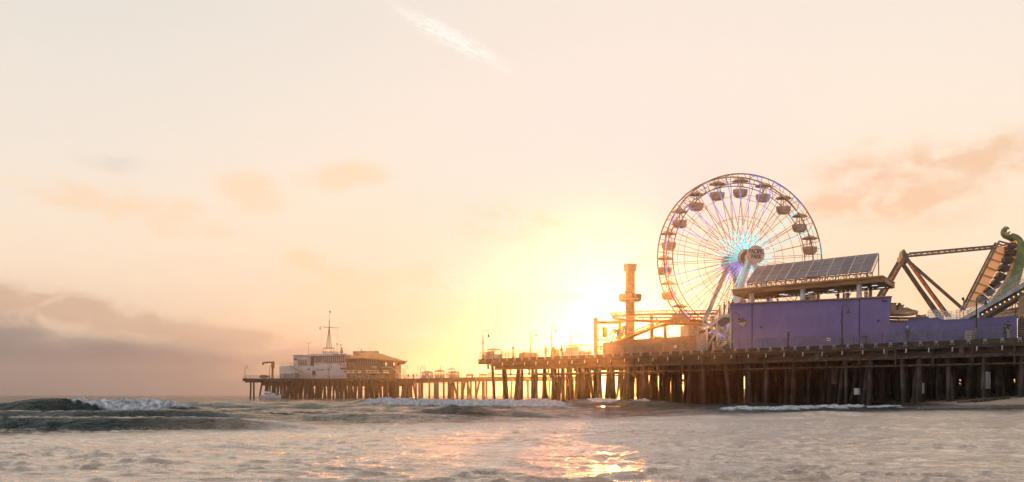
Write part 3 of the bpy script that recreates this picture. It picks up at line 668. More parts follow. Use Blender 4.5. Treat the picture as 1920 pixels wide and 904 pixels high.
c5 = [c4[0].lerp(c4[3], .1), c4[0].lerp(c4[1], .28).lerp(c4[3], .0), c4[2].lerp(c4[3], .15).lerp(c4[1], .12), c4[3]]
MB().prism([q + Vector((0, -.02, 0)) for q in (c4[0], c4[2], c4[3])], (0, .015, 0)).build('pale_pane', 'glass_w', wd, W)
for px, py in ((1428, 614), (1647, 601), (1656, 564), (1661, 564)):
    a = wpt(px, py, 2.44); MB().lathe([(.05, -.12), (.1, -.05), (.1, .06), (.04, .1)], (a.x, a.y - .06, a.z), 8).build('wall_light', 'darkm', pb, W)
sg = MB().box(wpt(1553.5, 636.5, 2.42), (.55, .05, .34)).build('notice', 'sign', pb, W)
t_ = W(*wpt(1553.5, 636.5, 2.37)) - wloc(pb)
MB().box(wpt(1553.5, 635.8, 2.385), (.42, .02, .03)).build('lettering_line', 'ink', sg, W); MB().box(wpt(1553.5, 637.4, 2.385), (.36, .02, .03)).build('lettering_line', 'ink', sg, W)
# terrace canopy
cp = thing('terrace_canopy', 'timber terrace roof on white posts carrying a tilted bank of solar panels', 'canopy', W(30, 4, 12.3))
sA, sB = S(1375, 3.2), S(1654.5, 3.2); ZR = 14.35
MB().box(((sA + sB) / 2, 3.2, ZR), (sA - sB, .28, .62)).build('front_beam', 'wood', cp, W)
MB().box(((sA + sB) / 2, 2.98, ZR + .26), (sA - sB + .2, .2, .12)).build('gutter', 'wood', cp, W)
SK, WB = .49, 11.4
def sk(w): return SK * (w - 3.2)
MB().box(((sA + sB) / 2 + sk(WB), WB, ZR), (sA - sB, .28, .62)).build('rear_beam', 'wood', cp, W)
for s in (sA + .06, sB - .06): MB().beam((s + sk(3.4), 3.4, ZR - .05), (s + sk(WB - .2), WB - .2, ZR - .05), .24, .5).build('end_beam', 'wood', cp, W)
MB().prism([(sA + .2, 3.0, ZR + .33), (sB - .2, 3.0, ZR + .33), (sB - .2 + sk(WB + .3), WB + .3, ZR + .33), (sA + .2 + sk(WB + .3), WB + .3, ZR + .33)], (0, 0, .1)).build('roof_sheet', 'tan', cp, W)
b = MB()
n = 30
for i in range(1, n): s = sA + (sB - sA) * i / n; b.beam((s + sk(3.5), 3.5, ZR + .1), (s + sk(WB - .2), WB - .2, ZR + .1), .09, .34)
for w in (5.9, 8.7): b.box(((sA + sB) / 2 + sk(w), w, ZR - .22), (sA - sB - .4, .12, .3))
b.build('joists', 'wood', cp, W)
for px, w in ((1409, 3.6), (1505, 3.6), (1611, 3.6)): MB().cone((S(px, w), w, 12.0), (S(px, w), w, ZR - .31), .34, .30, 12).build('post', 'whitem', cp, W, smooth=True)
for px, w in ((1440, 10.5), (1534, 10.5), (1632, 10.5), (1588, 10.5)): MB().cone((S(px, w), w, 11.8), (S(px, w), w, ZR - .4), .22, .22, 10).build('post', 'whitem', cp, W, smooth=True)
for px, w in ((1466, 6), (1473, 7), (1520, 6.5), (1512, 8.2), (1559, 6), (1568, 8), (1621, 6), (1653, 8), (1590, 10), (1545, 10), (1640, 5)):
    s = S(px, w); MB().box((s, w, ZR - .46), (.7, .12, .06)).build('tube_light', 'lamp_lit', cp, W)
for i in range(34):
    s = sA + (sB - sA) * (i + .5) / 34; MB().ball((s + sk(8.4), 8.4, ZR - .45), .04, 6, 4).build('string_bulb', 'lamp_lit', cp, W)
# solar bank
BL, BR, TRr, TL = wpt(1399, 530, 4.0), wpt(1633.5, 508.5, 4.0), wpt(1647.5, 474.5, 9.2), wpt(1420, 499, 9.2)
zb = (BL.z + BR.z) / 2; zt = (TRr.z + TL.z) / 2; BL.z = BR.z = zb; TRr.z = TL.z = zt
for i in range(12):
    u0, u1 = i / 12 + .0018, (i + 1) / 12 - .0018
    q4 = [BL.lerp(BR, u0), BL.lerp(BR, u1), TL.lerp(TRr, u1), TL.lerp(TRr, u0)]
    pn = MB().prism(q4, (0, .06, -.08)).build('solar_panel', 'solar', cp, W)
    fr = MB()
    for k in range(1, 5): fr.beam(q4[0].lerp(q4[3], k / 5) + Vector((0, -.02, .035)), q4[1].lerp(q4[2], k / 5) + Vector((0, -.02, .035)), .03, .02)
    fr.build('cell_frame', 'grey', pn, W)
for i in range(13):
    a, c = BL.lerp(BR, i / 12), TL.lerp(TRr, i / 12); MB().beam(a + Vector((0, -.03, .03)), c + Vector((0, -.03, .03)), .03 if i % 2 else .08, .05).build('panel_trim', 'whitem', cp, W)
b = MB(); b.beam(BL + Vector((0, .2, -.2)), BR + Vector((0, .2, -.2)), .12, .14); b.beam(BL + Vector((0, .2, -.75)), BR + Vector((0, .2, -.75)), .12, .12)
for i in range(25):
    a = BL.lerp(BR, i / 24) + Vector((0, .2, 0)); b.beam(a + Vector((0, 0, -.2)), (a.x, a.y, ZR + .42), .09, .09)
    if i < 24: b.beam(a + Vector((0, 0, -.75)), BL.lerp(BR, (i + 1) / 24) + Vector((0, .2, -.2)), .06, .06)
    if i % 2 == 0: t = TL.lerp(TRr, i / 24); b.beam(t + Vector((0, 0, -.15)), (t.x, t.y, ZR + .42), .1, .1); b.beam(t + Vector((0, 0, -.5)), (a.x, a.y, zb - .3), .09, .09)
b.build('panel_truss', 'wood', cp, W)
# ============================================================ LOW PURPLE WALL
lw = thing('low_purple_wall', 'long low blue-purple stucco wall with a raised peak, right of the tall purple building', 'wall', W(10, 2.5, DZ))
pts = [wpt(1664.5, 640, 2.5), wpt(1664.5, 606, 2.5), wpt(1703, 604.5, 2.5), wpt(1703, 600, 2.5), wpt(1757, 597, 2.5), wpt(1771, 601.5, 2.5), wpt(1907, 594.5, 2.5), wpt(1907, 630, 2.5)]
pts[0].z = pts[-1].z = DZ + .03; pts[0].x -= .02
MB().prism(pts, (4.2, 5, 0)).build('wall', 'purple2', lw, W)
b = MB()
for a, c in zip(pts[1:7], pts[2:7]):
    if abs(a.x - c.x) > .2: b.beam(a + Vector((0, .1, .04)), c + Vector((0, .1, .04)), .3, .08)
b.build('coping', 'purple2', lw, W)
# ============================================================ BROWN STATION WALL
bw = thing('brown_station_wall', 'brown stucco wall glowing under the sun with a grey rounded end panel', 'wall', W(70, 4, DZ))
pts = [wpt(1130, 660, 4), wpt(1130, 643, 4), wpt(1180, 637, 4), wpt(1240, 633.5, 4), wpt(1309, 628.5, 4), wpt(1309, 650, 4)]
pts[0].z = pts[-1].z = DZ + .02
MB().prism(pts, (0, 6, 0)).build('wall', 'brownwall', bw, W)
MB().lathe([(.8, 0), (.8, wpt(1317, 628, 4).z - DZ)], (S(1317, 4.3), 4.3, DZ + .01), 20).build('end_panel', 'tealgrey', bw, W, smooth=True)
MB().box(wpt(1265.5, 650, 3.95), (.6, .05, .36)).build('notice', 'sign', bw, W)
MB().box(wpt(1290, 622, 10), (1.6, 1.5, 1.6)).build('block', 'cab', bw, W)
# ============================================================ DROP TOWER
YT = 183.0; p0 = F(1181.5, 640, YT)
tw = thing('drop_tower', 'tan square drop tower with a boxy head and a ring of seats at mid height', 'drop tower', (p0.x, p0.y, DZ), R(8))
zt = FZ(509, YT) - DZ; w_ = 1.02
MB().box((0, 0, zt / 2), (w_, w_, zt)).build('column', 'tower', tw, local=True)
for sx_ in (-1, 1):
    for sy in (-1, 1): MB().beam((sx_ * .52, sy * .52, 0), (sx_ * .52, sy * .52, zt), .14, .14).build('corner_post', 'coaster_y', tw, local=True)
b = MB(); z = .4
while z < zt: b.box((0, -.56, z), (.95, .06, .12)); b.box((0, -.56, z + .45), (.28, .08, .28)); z += .95
b.build('panel_ribs', 'coaster', tw, local=True)
MB().prism([(-.78, -.7, zt), (.78, -.7, zt), (.88, -.7, zt + 1.15), (-.88, -.7, zt + 1.15)], (0, 1.4, 0)).build('head', 'tower', tw, local=True)
for x in (-.68, .68): MB().box((x, -.73, zt + .6), (.14, .05, .9)).build('head_light', 'glass_w', tw, local=True)
zs = FZ(566, YT) - DZ
MB().lathe([(1.55, 0), (1.85, .25), (1.75, .5), (1.0, .6)], (0, 0, zs), 8).build('seat_ring', 'tan', tw, local=True)
for k in range(12):
    t = k * math.pi / 6 + .2; c, s_ = math.cos(t), math.sin(t)
    st = MB().box((c * 1.55, s_ * 1.55, zs + .75), (.42, .42, .85), Matrix.Rotation(t, 3, 'Z')).build('seat', 'tan', tw, local=True)
    MB().beam((c * 1.6, s_ * 1.6, zs + 1.1), (c * 1.9, s_ * 1.9, zs + .8), .1, .1).build('shoulder_bar', 'coaster', st, local=True)
MB().lathe([(.75, 0), (.85, .1), (.85, 1.1), (.7, 1.2)], (0, 0, zs + .55), 12).build('carriage', 'tower', tw, local=True, smooth=True)
# ============================================================ ROLLER COASTER
def crom(P, n=8, closed=False):
    P = [Vector(p) for p in P]; out = []
    m = len(P)
    for i in range(m if closed else m - 1):
        g_ = (lambda j: P[j % m]) if closed else (lambda j: P[max(0, min(m - 1, j))])
        a, b, c, d = g_(i - 1), g_(i), g_(i + 1), g_(i + 2)
        for k in range(n):
            t = k / n; out.append(.5 * ((2 * b) + (c - a) * t + (2 * a - 5 * b + 4 * c - d) * t * t + (3 * b - a - 3 * c + d) * t ** 3))
    if not closed: out.append(P[-1])
    return out
rc = thing('roller_coaster', 'orange tube-track roller coaster looping round the drop tower in the sun glare', 'roller coaster', (FX(1200, 180), 180, DZ))
def track(pts, parent, closed=False, rt='coaster', spine=.30, gauge=.55, rr=.075):
    P = crom(pts, 8, closed); up = Vector((0, 0, 1)); m = len(P); Lf, Rt, ties = [], [], MB()
    for i, p in enumerate(P):
        d = (P[(i + 1) % m if closed else min(m - 1, i + 1)] - P[(i - 1) % m if closed else max(0, i - 1)]).normalized(); sd_ = d.cross(up).normalized()
        Lf.append(p + sd_ * gauge + up * .55); Rt.append(p - sd_ * gauge + up * .55)
        if i % 4 == 0: ties.beam(p, Lf[-1], .10, .10); ties.beam(p, Rt[-1], .10, .10); ties.beam(Lf[-1], Rt[-1], .08, .08)
    t = MB().tube(P, spine, 8, closed).build('track', rt, parent, smooth=True)
    MB().tube(Lf, rr, 6, closed).build('rail', rt, t, smooth=True); MB().tube(Rt, rr, 6, closed).build('rail', rt, t, smooth=True); ties.build('cross_ties', rt, t)
    # catwalk handrail
    return P
track([F(1345, 588, 196), F(1300, 589, 200), F(1250, 589, 203), F(1200, 590, 202), F(1160, 592, 196), F(1149, 594.5, 186), F(1165, 599, 176), F(1210, 602, 170), F(1260, 603, 167), F(1318, 602, 165)], rc, rt='coaster', spine=.22)
track([F(1318, 609, 164), F(1290, 607, 165), F(1262, 607, 166), F(1235, 612, 168), F(1210, 621, 170), F(1185, 631, 172), F(1150, 643, 174)], rc, spine=.24)
track([F(1345, 600, 205), F(1290, 600, 208), F(1230, 601, 208), F(1180, 603, 204), F(1155, 607, 196)], rc, spine=.16, rr=.06)
for px, y0, Y, r in ((1222, 592, 180, .32), (1247, 606, 168, .26), (1162.5, 598, 178, .28), (1306, 606, 165, .34), (1285, 592, 199, .28), (1335, 592, 197, .28)):
    p = F(px, y0, Y); MB().cone((p.x, p.y, DZ), p, r, r * .95, 10).build('column', 'coaster_y' if px != 1306 else 'tealgrey', rc, smooth=True)
p = F(1117, 596, 178); q_ = F(1117, 605, 178); MB().beam((p.x, p.y, DZ), p, .62, .62).build('column', 'coaster_y', rc)
MB().beam(q_, F(1156, 605, 186), .5, .5).build('cross_arm', 'coaster', rc)
p = F(1306, 604, 165); MB().lathe([(.3, -.9), (.5, -.6), (.5, 0)], p, 10).build('column_head', 'tealgrey', rc, smooth=True)
# small lit kiosk frame and ride pod hanging by the column
hk = thing('ride_pod_stand', 'small orange stand with a hanging pod at the foot of the coaster column', 'ride stand', (FX(1134, 176), 176, DZ))
p = F(1134, 625, 176); MB().box(p, (.75, .75, 1.3)).build('pod', 'coaster', hk); MB().lathe([(.5, 0), (.4, .25), (.1, .4)], p + Vector((0, 0, .65)), 8).build('pod_top', 'coaster', hk)
MB().beam((p.x - .9, 176, DZ), (p.x - .9, 176, p.z + 1.2), .12, .12).build('post', 'coaster', hk); MB().beam((p.x + .35, 176, DZ), (p.x + .35, 176, p.z - .65), .25, .25).build('post', 'coaster', hk)
MB().box((p.x - .2, 176, p.z - 1.0), (1.9, .9, .22)).build('shelf', 'coaster', hk); MB().beam((p.x - .9, 176, p.z + 1.1), (p.x + .2, 176, p.z + 1.0), .1, .1).build('arm', 'coaster', hk)
# ============================================================ WHITE STAIR TOWER left of the purple building
st = thing('white_staircase', 'white steel staircase and landing between the brown wall and the tall purple building', 'staircase', W(S(1345, 5), 5, DZ))
w0, w1 = 4.2, 6.6
def stairslab(a, c, th=.35, nm='stringer', m='whitem'):
    pts = [a, c, c + Vector((0, 0, -th)), a + Vector((0, 0, -th))]; return MB().prism(pts, (0, w1 - w0, 0)).build(nm, m, st, W)
A, B_, C_, D_ = wpt(1317, 606, w0), wpt(1334, 606, w0), wpt(1353, 590, w0), wpt(1372, 589, w0)
stairslab(A, B_, nm='lower_landing'); stairslab(B_, C_, .45, 'stair_flight'); stairslab(C_, D_, nm='upper_landing')
E_, F_ = wpt(1340, 611, 6.8), wpt(1372, 628, 6.8); stairslab(E_, F_, .5, 'stair_flight')
G_, H_ = wpt(1372, 630, 4.6), wpt(1342, 652, 4.6); stairslab(G_, H_, .5, 'stair_flight')
for a, c in ((A, B_), (B_, C_), (C_, D_), (G_, H_)):
    for w in (w0 if a is not G_ else 4.6, w1): railing('', '', [W(a.x, w, a.z), W(c.x, w, c.z)], 1.1, 6, .45, .022, 'whitem', parent=st) if False else None
    pa, pc = W(a.x, a.y, a.z), W(c.x, c.y, c.z); L0 = wloc(st)
    railing('', '', [pa - L0, pc - L0], 1.1, 5, .8, .025, 'whitem', parent=st)
    pa, pc = W(a.x, w1, a.z), W(c.x, w1, c.z); railing('', '', [pa - L0, pc - L0], 1.1, 5, .8, .02, 'whitem', parent=st)
for px, w, py in ((1325, 4.3, 606), (1345, 4.3, 600), (1371, 4.3, 590), (1325, 6.5, 606), (1360, 6.5, 592)):
    s = S(px, w); MB().box((s, w, (DZ + FZ(py, W(s, w, 0).y)) / 2), (.22, .22, FZ(py, W(s, w, 0).y) - DZ)).build('post', 'whitem', st, W)
b = MB(); b.beam(wpt(1326, 652, 5), wpt(1350, 612, 5), .3, .3); b.beam(wpt(1330, 612, 5.5), wpt(1366, 650, 5.5), .16, .16); b.build('diagonal_brace', 'whitem', st, W)
MB().beam(wpt(1334, 621, 6.9), wpt(1356, 632, 6.9), .22, .22).build('light_strip', 'blue', st, W)
MB().beam(wpt(1363, 610, 6.9), wpt(1358, 630, 6.9), .2, .2).build('light_strip', 'blue', st, W)
MB().box(wpt(1339, 648, 3.4), (.4, .4, 1.1)).build('ticket_post', 'coaster_y', st, W); MB().box(wpt(1350, 652, 3.0), (1.5, .5, .45)).build('bench', 'wood', st, W)
# machinery seen between the wheel legs
mc = thing('wheel_drive_cabin', 'cluttered tan drive machinery under the Ferris wheel between its grey legs', 'machinery', F(1312, 640, 172))
p = F(1305, 628, 172); MB().box(p + Vector((1.2, 0, -1)), (2.6, 2.0, 2.4)).build('housing', 'tan', mc)
for i in range(7): MB().cone(p + Vector((.3 + .45 * (i % 4), -1.1, .3 + .55 * (i // 4) * 1.4 + .1 * i)), p + Vector((.3 + .45 * (i % 4), -1.35, .3 + .55 * (i // 4) * 1.4 + .1 * i)), .28, .28, 10).build('drive_roller', 'darkm', mc, smooth=True)
# ============================================================ SWINGING DRAGON SHIP (local x across the picture, y in depth)
YD = 150.0; pv = F(1692, 480, YD)
dr = thing('dragon_ship_ride', 'swinging green dragon-headed ship hung at full swing from a lattice arm and A-frame', 'pirate ship ride', (pv.x, pv.y, DZ), R(-9))
KX = FPX / YD * math.cos(R(9))
def dl(px, py, y=0.0):
    k = (px - 960) / FPX; x = (k * YD - pv.x) / (math.cos(R(9)) + k * math.sin(R(9))); return Vector((x, y, FZ(py, YD - x * math.sin(R(9))) - DZ))
gr_f, bk = -1.9, 1.9
for y, o in ((gr_f, 0), (bk, 0)):
    a = dl(1692, 484, y)
    l = MB().beam(a, dl(1634, 585, y * 1.25), .50, .46).build('support_leg', 'brownm' if y < 0 else 'green2', dr, local=True)
    l2 = MB().beam(a, dl(1770, 596, y * 1.25), .50, .46).build('support_leg', 'brownm', dr, local=True)
    if y < 0:
        for k in range(7):
            for (q0, q1, lg, ds) in ((a, dl(1634, 585, y * 1.25), l, 1), (a, dl(1770, 596, y * 1.25), l2, 1)):
                t0 = .14 + k * .115; MB().beam(q0.lerp(q1, t0) + Vector((-.14, -.27, 0)), q0.lerp(q1, t0 + .09) + Vector((-.14, -.27, 0)), .15, .06).build('lit_panel', 'red', lg, local=True)
    MB().beam(a + Vector((.25, 0, -.3)), dl(1776, 596, y * 1.1), .16, .16).build('side_rail', 'brownm', dr, local=True)
MB().prism([dl(1685, 492, -1.2), dl(1690, 470, -1.2), dl(1693, 470, -1.2), dl(1700, 482, -1.2), dl(1697, 496, -1.2)], (0, 2.4, 0)).build('apex_housing', 'green2', dr, local=True)
MB().cone(dl(1693, 484, -2.1), dl(1693, 484, 2.1), .42, None, 14).build('pivot_hub', 'green2', dr, local=True, smooth=True)
b = MB(); n = 10
T0, T1, B0, B1 = dl(1703, 475.5), dl(1866, 461), dl(1703, 481), dl(1866, 465.5)
for y in (-.55, .55):
    o = Vector((0, y, 0)); b.beam(T0 + o, T1 + o, .13, .13); b.beam(B0 + o, B1 + o, .13, .13)
    for k in range(n):
        u, v = k / n, (k + 1) / n; b.beam(B0.lerp(B1, u) + o, T0.lerp(T1, v) + o, .07, .07) if k % 2 else b.beam(T0.lerp(T1, u) + o, B0.lerp(B1, v) + o, .07, .07)
        if k % 2: b.beam(B0.lerp(B1, u) + o, T0.lerp(T1, u) + o, .09, .09)
for k in range(n + 1): b.beam(B0.lerp(B1, k / n) + Vector((0, -.55, 0)), B0.lerp(B1, k / n) + Vector((0, .55, 0)), .07, .07)
b.build('swing_arm', 'brownm', dr, local=True)
for y in (-.5, .5): MB().beam(dl(1700, 487, y), dl(1806, 580, y), .2, .2).build('swing_arm', 'brownm', dr, local=True)
# ship: all child parts swing with it
gl, gr2 = dl(1866, 456, -1.1), dl(1804, 583, -1.1)
ship = MB(); hw = 1.25
outer = [(1836, 596), (1858, 592), (1885, 566), (1902, 538), (1911, 510), (1916, 485), (1916, 466), (1911, 452), (1902, 444), (1892, 441)]
inner = [(1892, 447), (1900, 452), (1903, 466), (1899, 486), (1893, 508), (1884, 530), (1866, 556), (1848, 578), (1834, 590)]
hull = crom([dl(*q) for q in outer], 3); hin = crom([dl(*q) for q in inner], 3)
MB().prism([q + Vector((0, -hw, 0)) for q in hull + hin], (0, 2 * hw, 0)).build('hull', 'green', dr, local=True)
# keel band of darker green with purple-grey edge
kb = [p + (Vector((1, 0, .2)) * .02) for p in hull]
MB().tube([q + Vector((0.04, -hw + .1, 0)) for q in hull], .13, 6).build('hull_trim', 'brownm', dr, local=True, smooth=True)
MB().tube([q + Vector((0.04, hw - .1, 0)) for q in hull], .13, 6).build('hull_trim', 'brownm', dr, local=True, smooth=True)
nk = crom([dl(*q, 0) for q in ((1900, 447), (1894, 445), (1887, 444), (1882, 441), (1880, 436.5), (1881.5, 432), (1884, 429.5))], 5)
MB().tube(nk, [.42, .42, .40, .38, .38, .36, .36, .34, .34, .33, .33, .33, .33, .32, .31, .30, .30, .29, .28, .27, .27, .26, .26, .26, .26, .26, .26, .26, .26, .26, .26][:len(nk)], 8).build('neck', 'green', dr, local=True, smooth=True)
hd = MB().ball(dl(1885, 430), (.28, .30, .38), 10, 7).build('head', 'green', dr, local=True, smooth=True)
MB().tube([dl(1885, 427.5), dl(1889, 427), dl(1892.5, 429.5)], [.22, .15, .09], 8).build('upper_jaw', 'green', hd, local=True, smooth=True)
MB().tube([dl(1885, 437.5), dl(1890, 438), dl(1894, 434.5)], [.22, .14, .10], 8).build('lower_jaw', 'green', hd, local=True, smooth=True)
MB().ball(dl(1885, 427.2, -.28), .09, 8, 5).build('eye', 'sign', hd, local=True, smooth=True)
MB().cone(dl(1884, 428), dl(1883, 424.5), .12, .03, 6).build('horn', 'brownm', hd, local=True)
MB().tube([q + Vector((.08, -.2, .18)) for q in nk[4:18]], .16, 6).build('mane_band', 'coaster', dr, local=True, smooth=True)
for px, py, ex, ey in ((1880, 431, 1877.5, 430), (1879, 434.5, 1876, 434.5), (1879, 438, 1876, 440), (1881, 441, 1879, 444), (1884, 443.5, 1883, 447), (1888, 444.5, 1887.5, 448.5), (1892, 446, 1892, 450), (1896, 447.5, 1896, 451)):
    MB().cone(dl(px, py), dl(ex, ey), .15, .02, 5).build('spike', 'green', dr, local=True)
# seats in rows along the inner edge
sp_ = crom([dl(*q) for q in ((1893, 462), (1893, 474), (1888, 488), (1882, 503), (1875, 519), (1866, 533), (1854, 547), (1842, 562))], 1)
for i, p_ in enumerate(sp_):
    q_ = sp_[min(i + 1, len(sp_) - 1)] - sp_[max(i - 1, 0)]; ang = math.atan2(q_.z, q_.x)
    st_ = MB().box(p_, (.70, 2.1, 1.0), Matrix.Rotation(-ang, 3, 'Y')).build('seat_row', 'seatblack', dr, local=True)
    MB().beam(p_ + Vector((-.5, -1.0, .22)), p_ + Vector((-.5, 1.0, .22)), .07, .07).build('lap_bar', 'galv', st_, local=True)
# frame and fabric panel between the arm and the seats
q4 = [dl(1867, 458), dl(1893, 464), dl(1870, 508), dl(1848, 545), dl(1836, 572), dl(1806, 580)]
MB().prism([q + Vector((0, .6, 0)) for q in q4], (0, .03, 0)).build('net_panel', 'sail', dr, local=True)
for y in (-1.0, 1.0):
    o = Vector((0, y, 0)); MB().beam(dl(1870, 454) + o, dl(1804, 583) + o, .22, .22).build('frame_tube', 'darkm' if y > 0 else 'brownm', dr, local=True)
MB().beam(dl(1869, 454, -1), dl(1903, 463, -1), .26, .18).build('frame_tube', 'brownm', dr, local=True); MB().beam(dl(1869, 454, 1), dl(1903, 463, 1), .18, .18).build('frame_tube', 'brownm', dr, local=True)
MB().beam(dl(1868, 465, -1), dl(1890, 457, -1), .1, .1).build('frame_tube', 'brownm', dr, local=True)
MB().beam(dl(1885, 500, -1.05), dl(1845, 577, -1.05), .09, .09).build('frame_tube', 'darkm', dr, local=True)
for (a, c) in (((1862, 469), (1889, 479)), ((1855, 483), (1884, 493)), ((1847.5, 498), (1876, 509)), ((1840, 513), (1867, 522)), ((1831, 529), (1858, 538)), ((1823, 545), (1848, 553)), ((1815, 561), (1840, 567))):
    MB().beam(dl(*a, .45), dl(*c, .45), .09, .09).build('batten', 'darkm', dr, local=True); MB().beam(dl(a[0] - .5, a[1] + 2, .5), dl(c[0] - .5, c[1] + 2, .5), .04, .04).build('batten', 'brownm', dr, local=True)
MB().box((5.4, 0, .6), (12, 4.5, 1.2)).build('loading_deck', 'brownm', dr, local=True)
# ============================================================ RAMP BRIDGE
rp = thing('ramp_bridge', 'pale steel ramp with white railings and coloured bulbs climbing to the right edge', 'ramp', W(5, 6, DZ))
ra, rb_ = wpt(1793, 601, 5.6), wpt(1935, 519.5, 5.6)
MB().prism([ra, rb_, rb_ + Vector((0, 0, -.55)), ra + Vector((0, 0, -.55))], (0, .18, 0)).build('side_girder', 'galv', rp, W)
MB().prism([ra + Vector((0, 2.2, 0)), rb_ + Vector((0, 2.2, 0)), rb_ + Vector((0, 2.2, -.55)), ra + Vector((0, 2.2, -.55))], (0, .18, 0)).build('side_girder', 'galv', rp, W)
MB().prism([ra + Vector((0, .19, -.2)), rb_ + Vector((0, .19, -.2)), rb_ + Vector((0, .19, -.3)), ra + Vector((0, .19, -.3))], (0, 2.0, 0)).build('walkway', 'brownm', rp, W)
MB().prism([ra + Vector((0, .5, -.56)), rb_ + Vector((0, .5, -.56)), rb_ + Vector((0, .5, -1.1)), ra + Vector((-1, .5, -.9))], (0, 1.2, 0)).build('soffit', 'brownm', rp, W)
for i in range(16):
    u = (i + .6) / 17; a = ra.lerp(rb_, u) + Vector((0, .42, -.78 - .08 * u)); MB().ball(a, .085, 8, 5).build('bulb', 'orange_led' if i % 2 == 0 else 'blue_led', rp, W)
L0 = wloc(rp)
for w in (0, 2.3): railing('', '', [W(ra.x, ra.y + w, ra.z) - L0, W(rb_.x, rb_.y + w, rb_.z) - L0], 1.15, 6, 2.1, .026, 'whitem', parent=rp)
la, lb_ = wpt(1740, 601, 5.2), wpt(1765, 600, 5.2); lc = wpt(1796, 612, 5.2); zl = la.z; lb_.z = zl; ra2 = Vector((ra.x, 5.2, zl))
MB().box(((la.x + ra.x) / 2 - .3, 6.7, zl - .12), (la.x - ra.x - .4, 2.9, .3)).build('landing', 'whitem', rp, W)
MB().prism([lb_, lc + Vector((-.8, 0, -.4)), lc + Vector((-.8, 0, -.75)), lb_ + Vector((0, 0, -.4))], (0, -1.2, 0)).build('stair_flight', 'whitem', rp, W)
for pl in ([(la.x, 5.2, zl), (lb_.x, 5.2, zl)], [(la.x, 8.1, zl), (ra.x, 8.1, zl)], [(la.x, 5.2, zl), (la.x, 8.1, zl)], [(lb_.x, 4.1, zl), (lc.x - .8, 4.1, lc.z - .4)], [(lb_.x, 5.1, zl), (lc.x - .8, 5.1, lc.z - .4)]):
    railing('', '', [W(*q) - L0 for q in pl], 1.1, 6, 1.2, .026, 'whitem', parent=rp)
for s_, w_ in ((la.x - .3, 5.5), (ra.x - 2, 7)): MB().cone((s_, w_, DZ), (s_, w_, zl - .2), .16, None, 8).build('post', 'whitem', rp, W)
a = wpt(1916, 560, 6.5); MB().box((a.x - .1, 6.5, (DZ + 12.4) / 2), (.62, .62, 12.4 - DZ)).build('column', 'tan', rp, W)
MB().box((a.x - .1, 6.5, 12.1), (.95, .95, .3)).build('column_head', 'galv', rp, W)
MB().cone(wpt(1834.5, 604, 4.4), wpt(1834.5, 578, 4.4), .10, None, 8).build('post', 'whitem', rp, W)
# ============================================================ brown swirling ride behind the step in the wall, tubes at right
sw = thing('spinning_boat_ride', 'brown tiered spinning ride with round-backed cars behind the step in the purple walls', 'carousel ride', (FX(1705, 141), 141, DZ))
for i, (px0, px1, py, Y) in enumerate(((1660, 1717, 589, 139), (1655, 1739, 596.5, 139), (1655, 1739, 602, 140), (1655, 1730, 607, 138))):
    P = crom([F(px0, py - .5, Y), F((px0 + px1) / 2, py + .5, Y - 1.2), F(px1 - 6, py - 1.5, Y), F(px1, py - 4 if i == 0 else py - 1, Y + 2.5), F(px1 - 20, py - 5, Y + 5)], 5)
    MB().tube(P, .26 if i == 0 else .15, 8).build('ring_beam', 'tan' if i % 2 == 0 else 'brownm', sw, smooth=True)
bs = MB()
hullp = [F(1664, 588, 139), F(1708, 590, 139), F(1718, 585, 139), F(1713, 581, 139), F(1700, 576, 139), F(1695, 582, 139), F(1664, 581, 139)]
MB().prism(hullp, (0, 2.2, 0)).build('boat_body', 'tan', sw)
for px, a_, b_ in ((1675, 569, 583), (1689, 572.5, 583)):
    c_ = F(px, b_, 139.5); sbx = MB().box(((c_.x), 140, (FZ(a_, 139) + FZ(b_, 139)) / 2), (.62, 1.2, FZ(a_, 139) - FZ(b_, 139))).build('car_back', 'tan', sw)
    MB().box((c_.x, 140, FZ(a_, 139) + .05), (.75, 1.3, .1)).build('headrest', 'brownm', sbx)
    if px == 1689: MB().ball((c_.x, 140, FZ(a_, 139) + .2), (.22, .22, .2), 8, 5).build('top_knob', 'darkm', sbx, smooth=True)
for px in (1670, 1690, 1712, 1730): c_ = F(px, 607, 139); MB().beam((c_.x, 140, DZ), (c_.x, 140, FZ(597, 139)), .14, .14).build('post', 'brownm', sw)
MB().prism([F(1712, 596, 143), F(1737, 589, 143), F(1736, 593, 143), F(1739, 597, 143)], (0, 1.5, 0)).build('side_canopy', 'tealgrey', sw)
MB().lathe([(4.2, 0), (4.2, .8), (3.8, 1.0)], (FX(1700, 143), 143.5, DZ), 20).build('base', 'brownm', sw)
tb = thing('slide_tubes', 'tan tubes and a domed wire frame behind the low purple wall at the right', 'slide', (FX(1885, 132), 132, DZ))
for k, (y0, y1) in enumerate(((588, 578), (592, 583), (598, 592))):
    P = crom([F(1838, y0 + 3, 134), F(1862, y0, 133), F(1890, (y0 + y1) / 2 - 1, 132), F(1925, y1 - 2, 131)], 5); MB().tube([p + Vector((0, -k * .4, 0)) for p in P], .20 if k < 2 else .34, 10).build('tube', 'tan', tb, smooth=True)
P = F(1904, 580, 130)
for k in range(5):
    t = math.pi * k / 5; b = MB().tube([P + Vector((math.cos(t) * .62 * math.cos(u), math.sin(t) * .62 * math.cos(u), .75 * math.sin(u))) for u in [math.pi * j / 12 for j in range(13)]], .035, 5); b.build('dome_hoop', 'brownm', tb)
MB().ring(P, (0, 0, 1), .62, .045, 20, 5).build('dome_ring', 'brownm', tb)
MB().beam(P, (P.x, P.y, DZ), .14, .14).build('post', 'brownm', tb); MB().beam(F(1862, 590, 133), (FX(1862, 133), 133, DZ), .2, .2).build('post', 'brownm', tb)
